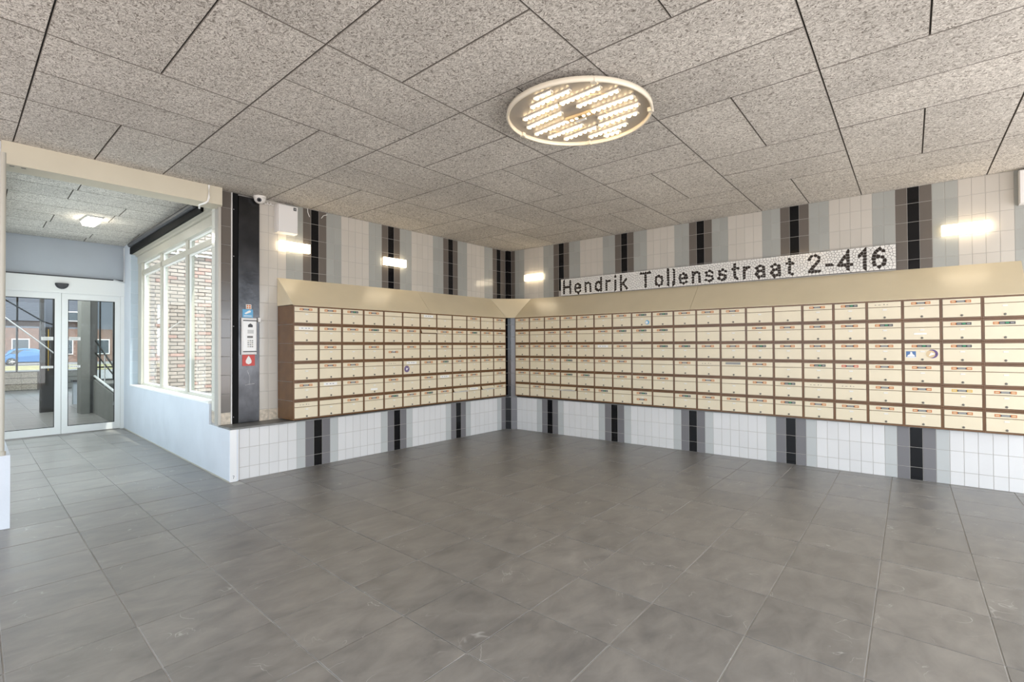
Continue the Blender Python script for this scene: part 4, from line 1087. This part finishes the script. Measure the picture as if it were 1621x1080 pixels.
b = MB(); b.tube([(0.03, 0.0, 0.95), (0.33, 4.3, 1.98)], 0.015, 'black', 8); b.tube([(0.03, 0.0, 0.82), (0.33, 4.3, 1.62)], 0.013, 'black', 8)
for f_ in (0.0, 0.3, 0.62, 0.95): b.tube([(0.03+0.30*f_, 4.3*f_, 0.5+0.34*f_), (0.03+0.30*f_, 4.3*f_, 0.95+1.03*f_)], 0.010, 'alu', 6)
b.build('handrail', st_)
# low tiled wall standing in for the hall's reflection in the door glass
b = MB(); b.box(-6.75, -2.3, 17.65, 17.85, 0, 0.62, 'mortar_dark'); lp = struct(b.build('wall_reflection'))
pm = [MB().plate(0.004, 0.40, 0.004, 0.19, 0.006, -0.008, c_, 0.002).mesh('reflection_tile') for c_ in ('concrete', 'tile_brown', 'marble')]
for k in range(11):
    for r_ in range(3):
        put('wall_tile', pm[(k*5+r_*3+k//3) % 3], lp, (-6.7+0.4*k, 17.65, 0.01+0.2*r_))
b = MB(); b.box(-4.15, -2.9, 10.6, 10.75, 0, 0.55, 'grey_plaster'); b.box(-4.17, -2.9, 10.55, 10.8, 0.55, 0.60, 'dark_frame'); b.build('low_wall', lp)
b = MB()
for x in (-6.2, -5.35, -4.42, -3.5): b.box(x, x+0.05, 17.7, 17.78, 0.62, 3.15, 'dark_frame')
b.box(-6.75, -2.3, 17.7, 17.78, 2.15, 2.33, 'brick_dark'); b.box(-6.75, -2.3, 17.7, 17.78, 0.62, 0.67, 'alu'); 
t = tag(b.build('gallery_frame'), 'brown framed glazing at far end of the gallery', 'window')
# diagonal stair rails seen through the left leaf
b = MB(); b.tube([(-5.9, 8.6, 2.62), (-4.95, 8.8, 1.95), (-4.80, 8.85, 1.90)], 0.014, 'black', 6); b.tube([(-5.6, 8.6, 2.05), (-5.0, 8.8, 1.50), (-4.65, 8.85, 1.15)], 0.014, 'alu', 8)
tag(b.build('stair_rail'), 'sloping black and pale stair rails seen through left door leaf', 'rail')

# ground outside
g1 = MB(); g1.box(-60, 60, 18, 120, -0.30, -0.02, 'asphalt'); g1.box(-2.1, 60, 4.5, 18, -0.30, -0.02, 'asphalt'); g1.box(-60, -7.0, 5.0, 18, -0.30, -0.02, 'asphalt'); g1.box(0.3, 40, -12, 4.5, -0.3, -0.02, 'asphalt')
g1.box(-60, 60, -60, -9.35, -0.3, -0.02, 'pavement'); g1.box(-60, -9.45, -9.35, 5.0, -0.3, -0.02, 'pavement')
gr = struct(g1.build('ground'))
b = MB(); b.box(-40, 60, 38, 53, -0.02, 0.01, 'grass'); b.build('grass_verge', gr)['kind'] = 'stuff'
b = MB(); b.box(-40, 60, 20, 24, -0.02, 0.0, 'pavement'); b.build('pavement', gr)
# blue car, side on
def car(loc):
    t = thing('car', 'blue hatchback car parked on the street beyond the doors', 'car', loc)
    prof = [(0.0,0.32),(0.02,0.62),(0.10,0.86),(0.42,0.98),(0.62,1.28),(0.95,1.44),(1.6,1.50),(2.3,1.46),(2.75,1.30),(3.15,1.02),(3.7,0.92),(4.05,0.78),(4.15,0.55),(4.13,0.30),(3.2,0.22),(0.9,0.22)]
    b = MB(); n = len(prof); vs = []
    for y, s_ in ((0.0, 0.93), (0.10, 1.0), (1.62, 1.0), (1.72, 0.93)):
        for (x, z) in prof: vs.append((2.07+(x-2.07)*s_, y+(0.14 if (z > 1.1 and y < 0.2) else -0.14 if z > 1.1 else 0), 0.22+(z-0.22)*(s_ if z > 1 else 1)))
    fs = [tuple(range(n)), tuple(range(3*n, 4*n))[::-1]]
    for r_ in range(3):
        for k in range(n): j = (k+1) % n; fs.append((r_*n+k, r_*n+j, (r_+1)*n+j, (r_+1)*n+k))
    b.raw(vs, fs, 'car_blue'); body = b.build('body', t)
    b = MB(); b.slab([(0.66, 0.06, 1.02), (0.84, 0.13, 1.32), (1.55, 0.13, 1.37), (1.60, 0.06, 1.00)], -0.02, 'car_glass'); b.slab([(1.68, 0.06, 1.00), (1.66, 0.13, 1.37), (2.30, 0.13, 1.33), (2.95, 0.06, 0.99)], -0.02, 'car_glass'); b.build('side_window', t)
    b = MB(); b.box(0.0, 0.06, 0.15, 0.5, 0.78, 0.90, 'red'); b.build('tail_light', t)
    b = MB(); b.box(4.02, 4.14, 0.1, 0.45, 0.64, 0.76, 'paper'); b.build('head_light', t)
    for x in (0.75, 3.35):
        for y in (-0.02, 1.54):
            w_ = MB().lathe([(0.20, 0.0), (0.31, 0.0), (0.33, 0.03), (0.33, 0.17), (0.31, 0.20)], (x, y, 0.33), 'tyre', 24, 'y').build('wheel', t)
            h_ = MB(); h_.lathe([(0.20, -0.005), (0.20, 0.01)], (x, y, 0.33), 'dark_grey', 20, 'y')
            for k in range(5):
                a = 2*math.pi*k/5; h_.tube([(x, y-0.012, 0.33), (x+0.20*math.cos(a), y-0.012, 0.33+0.20*math.sin(a))], 0.028, 'rim', 6)
            h_.build('hub_cap', w_)
    b = MB(); b.box(0.3, 3.8, -0.01, 0.0, 0.22, 0.30, 'black'); b.build('sill_trim', t)
    return t
car((-1.35, 56.0, -0.02))
# houses across the street
def house(loc, w_, label):
    t = thing('terraced_house', label, 'house', loc)
    MB().box(0, w_, 0, 6, 0, 3.6, 'brick_dark').build('brick_storey', t)
    MB().box(0, w_, 0.05, 6, 3.6, 9.2, 'cladding').build('upper_storey', t)
    for k in range(36):
        MB().box(0, w_, -0.02, 0.05, 3.62+0.155*k, 3.62+0.155*k+0.11, 'cladding').build('cladding_board', t)
    for (x, z, a, c) in ((0.6, 0.9, 1.4, 1.5), (w_-2.0, 0.9, 1.2, 1.5), (1.6, 4.5, 1.0, 0.9)):
        f_ = MB().box(x-0.08, x+a+0.08, -0.08, 0.02, z-0.08, z+c+0.08, 'white_paint').build('window_frame', t)
        MB().box(x, x+a, -0.10, -0.078, z, z+c, 'car_glass').build('pane', f_)
    b = MB(); b.raw([(-0.2, -0.5, 9.2), (w_+0.2, -0.5, 9.2), (w_+0.2, 3.0, 12.0), (-0.2, 3.0, 12.0), (-0.2, 6.5, 9.2), (w_+0.2, 6.5, 9.2)], [(0,1,2,3), (3,2,5,4), (0,3,4), (1,5,2), (0,4,5,1)], 'roof_red'); b.build('roof', t)
house((-6.0, 67, 0), 8.6, 'dark clad brick house seen through the left door leaf')
house((3.3, 67, 0), 6.0, 'dark clad brick house seen at the left edge of right door leaf')
t = thing('white_building', 'pale banded building seen through the stair window', 'building', (9, 50, 0), -0.5)
MB().box(0, 26, 0, 8, 0, 12, 'white_paint').build('facade', t)
for k in range(4):
    f_ = MB().box(-0.05, 26.05, -0.06, 0.0, 1.2+2.8*k, 2.5+2.8*k, 'car_glass').build('window_band', t)
b = MB(); b.box(-0.1, 26, -1.0, 0, 0.0, 0.3, 'concrete'); b.build('plinth', t)
